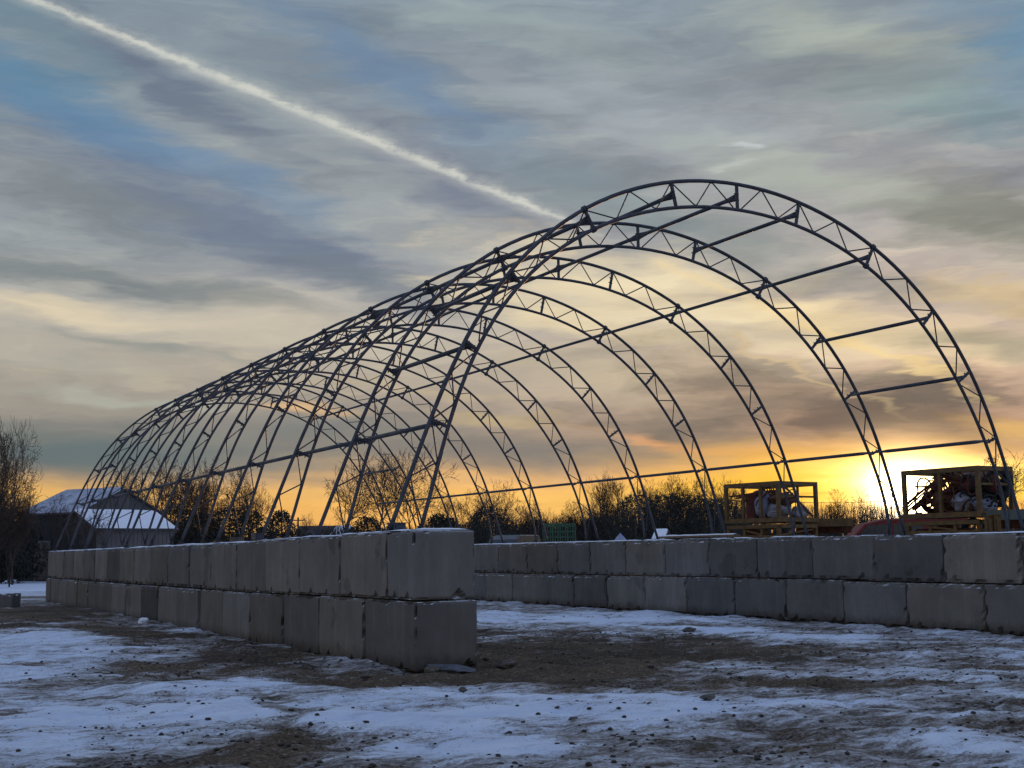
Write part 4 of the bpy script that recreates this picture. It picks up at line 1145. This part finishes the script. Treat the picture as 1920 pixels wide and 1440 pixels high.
tyre(mw, -.08, .80, zd+.22, 1.3, 'tyre jammed upright in the right end of the right cage rack', .28, .09, .1)
tyre(mw, -.55, .80, zd+.12, .4, 'tyre leaning behind the drum in the right cage rack', .28, .09, .3)
tyre(mw, -1.72, .70, zd, .9, 'tyre standing in the left end of the right cage rack', .20, .06, .2)
pipes(mw, (-1.95, .2, zd+.05), (-1.3, .6, zd+.72), 9, .02, M['rust'], 'rusty rods leaning in the left end of the right cage rack', 3)
pipes(mw, (-1.1, .2, zd+.75), (-.1, .9, zd+.55), 7, .025, M['rust'], 'rusty rods lying high across the right cage rack', 5)
bag(mw, -1.25, .55, 1.56-GB-.3, .25, .35, .30, M['rust'], 'brown sack on the lower shelf of the right cage rack', 15, 'sack', 'sack')
tyre(mw, -.55, .5, 1.56-GB-.30, .1, 'tyre on the lower shelf of the right cage rack', .22, .07, .0)
tangle(mw, -.95, .56, zd, .85, .48, .88, 60, M['rust'], 'dense tangle of rusty hoops and cable filling the right cage rack', 23)
tangle(mw, -.28, .56, zd+.1, .28, .50, .80, 34, M['rubber'], 'black hoses crammed into the right end of the right cage rack', 24)
tangle(mw, -.9, .56, 1.56-GB-.30, .85, .46, .34, 30, M['rust'], 'tangle of rusty cable on the lower shelf of the right cage rack', 25)
bag(mw, -.85, .6, zd+.42, .24, .28, .20, M['rust'], 'brown sack lying high in the middle of the right cage rack', 26, 'sack', 'sack')
# flat trailer deck between and right of the racks
def trailer(px0, px1, d, z, label, m, hgt=.5, rz0=0.0):
    a = pt(px0, 1000, d); c = pt(px1, 1000, d); L = (c-a).length; e = empty('flat_trailer', (a.x, a.y, -.1), math.atan2(c.y-a.y, c.x-a.x)+rz0)
    b = MB(); b.box((L/2, .9, z+.1), (L, 1.8, .10)); b.box((L/2, .0, z+.06), (L, .06, .2)); b.build('deck', m, e)
    b = MB(); b.box((L/2, .6, z-.1), (L*.96, .12, .2)); b.box((L/2, 1.3, z-.1), (L*.96, .12, .2)); b.build('chassis', M['rust'], e)
    for x in (L*.35, L*.6):
        b = MB(); b.tube([(x, .02, .36), (x, .26, .36)], .36, 24); w = b.build('wheel', M['rubber'], e)
        b = MB(); b.tube([(x, -.01, .36), (x, .03, .36)], .19, 16); b.build('rim', M['greygreen'], w)
    if hgt:
        for k in range(4):
            b = MB(); b.box((L*(.04+.3*k), .02, z+.15+hgt/2), (.07, .05, hgt)); b.build('stake', m, e)
    return tag(e, label, 'trailer')
trailer(1490, 1600, 33.5, 1.92, 'low trailer deck running right from the left cage rack', M['yellow'], 0)
trailer(1852, 2000, 26.5, 1.88, 'grey green trailer deck right of the right cage rack', M['greygreen'], .0)
for k, (px, tp) in enumerate(((1853, 968), (1868, 966))):
    p = pt(px, tp, 26.2); b = MB(); b.box((0, 0, p.z/2), (.13, .10, p.z)); b.box((0, -.06, p.z*.5), (.05, .03, p.z*.92)); b.box((0, 0, p.z+.01), (.17, .14, .02))
    o = b.build('steel_post', M['yellow']); o.location = (p.x, p.y, 0); o.rotation_euler = (0, 0, -YAW)
    tag(o, ('yellow steel post just right of the right cage rack', 'yellow steel post in front of the grey green trailer')[k], 'post', 'yellow posts by the right cage rack')

# ------------------------------------------------------------------ vehicles
def van(px, d, rz, prof, win, wid, m, label, name='van', wheels=(.75, 3.2), cat='van', lights=True):
    """side profile prof [(x, z)] extruded over wid, nose at x = 0"""
    p = pt(px, 1000, d); e = empty(name, (p.x, p.y, -.1), rz); n = len(prof)
    b = MB(); vs = []
    for y, k in ((0, .93), (.10, 1.0), (wid-.10, 1.0), (wid, .93)):
        cx = sum(q[0] for q in prof)/n; cz = .9
        vs += [(cx+(x-cx)*(.985 if k < 1 else 1), y+(.10*max(0, (z-1.0)) if y < wid/2 else -.10*max(0, (z-1.0))), cz+(z-cz)*(.97 if k < 1 else 1)) for x, z in prof]
    fs = [tuple(range(n-1, -1, -1)), tuple(range(3*n, 4*n))]
    for r in range(3):
        for k in range(n): fs.append((r*n+k, r*n+(k+1) % n, (r+1)*n+(k+1) % n, (r+1)*n+k))
    b.add(vs, fs); b.build('body', m, e)
    for poly in win:
        for sd_ in (0, 1):
            b = MB(); y = -.006 if sd_ == 0 else wid+.006
            vs = [(x, y+(.10*max(0, z-1.0) if sd_ == 0 else -.10*max(0, z-1.0)), z) for x, z in poly]
            vs2 = [(x, y+(.10*max(0, z-1.0) if sd_ == 0 else -.10*max(0, z-1.0))+(.02 if sd_ == 0 else -.02), z) for x, z in poly]
            k = len(poly); b.add(vs+vs2, [tuple(range(k)), tuple(range(2*k-1, k-1, -1))]+[(i, i+k, (i+1) % k+k, (i+1) % k) for i in range(k)])
            b.build('side_window', M['glassdark'], e)
    for x in wheels:
        for y in (.02, wid-.24):
            b = MB(); b.tube([(x, y, .34), (x, y+.22, .34)], .34, 24); w = b.build('wheel', M['rubber'], e)
            b = MB(); b.tube([(x, y-.01, .34), (x, y+.03, .34)], .20, 14); b.build('rim', M['steel'], w)
    if lights:
        for y in (.18, wid-.38):
            b = MB(); b.box((.0, y+.1, .78), (.05, .22, .14)); b.build('headlight', M['whitebag'], e)
            b = MB(); b.box((prof[-1][0] if 0 else max(q[0] for q in prof)-.02, y+.1, .95), (.06, .12, .28)); b.build('tail_light', M['reddrum'], e)
    b = MB(); b.box((.0, wid/2, .45), (.12, wid-.1, .16)); b.build('bumper', M['rubber'], e)
    return tag(e, label, cat)
van(1515, 35.5, -YAW-.12, [(0, .35), (0, .9), (.15, 1.22), (1.0, 1.42), (1.55, 1.98), (2.1, 2.10), (4.3, 2.12), (4.45, 1.3), (4.45, .35)],
    [[(1.15, 1.45), (1.62, 1.92), (2.15, 1.95), (2.15, 1.45)], [(2.3, 1.45), (2.3, 1.95), (3.1, 1.95), (3.1, 1.45)], [(3.25, 1.45), (3.25, 1.95), (4.1, 1.95), (4.2, 1.45)]],
    1.8, M['redpaint'], 'dark red van parked behind the right wall between the two cage racks', wheels=(.85, 3.5))
van(942, 60.0, -YAW+1.05, [(0, .35), (0, .85), (.12, 1.05), (.95, 1.18), (1.55, 1.92), (2.0, 2.14), (3.9, 2.14), (4.25, 1.3), (4.25, .35)],
    [[(1.15, 1.25), (1.62, 1.85), (2.15, 1.9), (2.15, 1.25)], [(2.3, 1.25), (2.3, 1.9), (3.1, 1.9), (3.1, 1.25)], [(3.25, 1.25), (3.25, 1.9), (3.75, 1.9), (3.95, 1.25)]],
    1.75, M['darkpaint'], 'dark parked van seen just past the end of the left wall', wheels=(.8, 3.4))
# green slatted rack
p = pt(1022, 1000, 60); e = empty('slatted_rack', (p.x, p.y, 0), -YAW+.08)
zt = pt(1022, 983, 60).z; w = 1.45; b = MB()
for y in (0, .9):
    for k in range(5): b.box((w*k/4, y, zt/2), (.06, .06, zt))
for y in (0, .9): b.box((w/2, y, zt), (w+.06, .055, .07)); b.box((w/2, y, .7), (w, .05, .06))
for x in (0, w): b.box((x, .45, zt), (.055, .84, .066))
b.build('frame', M['green'], e)
b = MB()
for y in (-.035, .935):
    for k in range(7): b.box((w/2, y, .85+(zt-.95)*k/6), (w+.04, .02, .05))
    for k in range(13): b.box((w*k/12, y+.02, (zt+.7)/2), (.03, .015, zt-.7))
b.build('slats', M['green'], e)
tag(e, 'dark green slatted steel rack behind the sixth arch', 'rack')
# stack of pallets half seen through it and the lone block far left
def lone_block():
    me = block_mesh('concrete_block', .95, .6, .48, 91, .06, 1); o = bpy.data.objects.new('concrete_block', me); col.objects.link(o)
    q = gp(-52, 1147); o.location = (q.x, q.y, -.06); o.rotation_euler = (0, 0, -YAW+.03); o['tone'] = .95; o['hue'] = .2; o['seed'] = 12.0; o['foot'] = 1.0
    tag(o, 'single concrete block lying alone on the snow at the left edge', 'concrete block')
lone_block()

# ------------------------------------------------------------------ stones and rubble
def lump(name, m, r, seed, sq=(1, 1, .7), sub=2, amp=.35, parent=None):
    import bmesh
    bm = bmesh.new(); bmesh.ops.create_icosphere(bm, subdivisions=sub, radius=1)
    for v in bm.verts:
        n = mnoise.noise(v.co*1.3+Vector((seed*3.3, seed, 0)))+.4*mnoise.noise(v.co*3.1+Vector((seed, 0, 9)))
        v.co *= 1+amp*n
        v.co = Vector((v.co.x*sq[0]*r, v.co.y*sq[1]*r, v.co.z*sq[2]*r))
    me = bpy.data.meshes.new(name); bm.to_mesh(me); bm.free(); me.materials.append(m)
    o = bpy.data.objects.new(name, me); col.objects.link(o)
    if parent: o.parent = parent
    return o
rocks = [(852, 1259, .17, (1.5, .5, .22), 'slate', 'broken flat concrete shard at the foot of the near corner'),
         (808, 1264, .08, (1, .8, .7), 'stone', 'round lump of broken concrete beside the flat shard'),
         (948, 1252, .09, (1.2, .9, .6), 'stone', 'brown stone in the dirt right of the near corner'),
         (686, 1272, .05, (1.2, .9, .6), 'stone', 'small stone below the first joint of the left wall'),
         (270, 1172, .10, (1, .9, .7), 'snow', 'white lump of snow near the foot of the left wall'),
         (868, 1298, .035, (1.2, .9, .7), 'stone', 'dark pebble on bright snow left of middle'),
         (1328, 1313, .045, (1.6, .9, .6), 'stone', 'dark clod on the bright snow patch'),
         (1075, 1353, .03, (1.4, .9, .6), 'stone', 'dark clod low on the bright snow patch'),
         (436, 1332, .03, (1.2, .9, .6), 'stone', 'lone clod on the left snow patch'),
         (1292, 1176, .10, (1.5, .9, .45), 'stone', 'dark clod on snow in front of the right wall')]
for k, (x, y, r, sq, mt, lb) in enumerate(rocks):
    p = gp(x, y, gz(0, 0)); o = lump('snow_lump' if mt == 'snow' else 'rock', M[mt], r, k+1, sq, 3)
    o.location = (p.x, p.y, gz(p.x, p.y)+r*sq[2]*.55+.01); o.rotation_euler = (0, 0, -YAW+.1*k)
    if k == 0: o.rotation_euler = (.1, .12, -YAW+.1)
    tag(o, lb, 'snow lump' if mt == 'snow' else 'rock')
# scattered gravel and frozen clods
ico = [(0, 0, 1), (.894, 0, .447), (.276, .851, .447), (-.724, .526, .447), (-.724, -.526, .447), (.276, -.851, .447),
       (.724, .526, -.447), (-.276, .851, -.447), (-.894, 0, -.447), (-.276, -.851, -.447), (.724, -.526, -.447), (0, 0, -1)]
icf = [(0, 1, 2), (0, 2, 3), (0, 3, 4), (0, 4, 5), (0, 5, 1), (1, 6, 2), (2, 6, 7), (2, 7, 3), (3, 7, 8), (3, 8, 4), (4, 8, 9), (4, 9, 5),
       (5, 9, 10), (5, 10, 1), (1, 10, 6), (6, 11, 7), (7, 11, 8), (8, 11, 9), (9, 11, 10), (10, 11, 6)]
rs = np.random.RandomState(3)
NG = 15000
gdist = 5.5+22*rs.rand(NG)**1.5; gang = (rs.rand(NG)-.5)*.95
px_ = CAM.x+np.sin(YAW+gang)*gdist; py_ = CAM.y+np.cos(YAW+gang)*gdist
sf = snow_field(px_, py_)
dens = np.clip(1.15-sf, .03, 1)**1.6*(.25+1.1*(fbm(px_, py_, 1.1, 3, 77) > .5))
keep = rs.rand(NG) < dens*.85
inw = ((px_ > -.02) & (px_ < .78) & (py_ > -.02) & (py_ < 26.7)) | (px_ > WR-.03)
keep &= ~inw
px_, py_ = px_[keep], py_[keep]
sz = .005+.014*rs.rand(len(px_))**2.6
sz = np.where(rs.rand(len(px_)) < .012, sz*1.9, sz)
base_i = np.array(ico); K = len(px_)
vv = base_i[None]*(1+.55*(rs.rand(K, 12, 1)-.5))*sz[:, None, None]*np.stack([1+.6*rs.rand(K), 1+.6*rs.rand(K), .55+.3*rs.rand(K)], -1)[:, None, :]
sfp = snow_field(px_, py_); smp = 1/(1+np.exp(-(sfp-.5)*12))
gzz = seat(px_, py_)+smp*.030+(1-smp)*(fbm(px_, py_, 2.6, 6, 50, .62)-.5)*.17+smp*(fbm(px_, py_, .8, 4, 61)-.5)*.14+smp*(fbm(px_, py_, 4.5, 4, 62)-.5)*.05-smp*np.clip(.30-np.abs(fbm(px_, py_, 2.2, 4, 63)-.5)*4, 0, .3)*.10
vv += np.stack([px_, py_, gzz+sz*.35], -1)[:, None, :]
ff = (np.array(icf)[None]+12*np.arange(K)[:, None, None]).reshape(-1, 3)
me = bpy.data.meshes.new('gravel'); me.vertices.add(K*12); me.vertices.foreach_set('co', vv.reshape(-1))
me.loops.add(ff.size); me.loops.foreach_set('vertex_index', ff.ravel().astype(np.int32))
me.polygons.add(len(ff)); me.polygons.foreach_set('loop_start', np.arange(0, ff.size, 3, dtype=np.int32)); me.update(calc_edges=True)
me.materials.append(simple('gravel_stone', (0.045, 0.038, 0.032, 1), 0.9, 0, 0.5, 30, 0.2))
o = bpy.data.objects.new('gravel', me); col.objects.link(o)
tag(o, 'dark gravel and frozen clods strewn over the snow and dirt', 'gravel', kind='stuff')
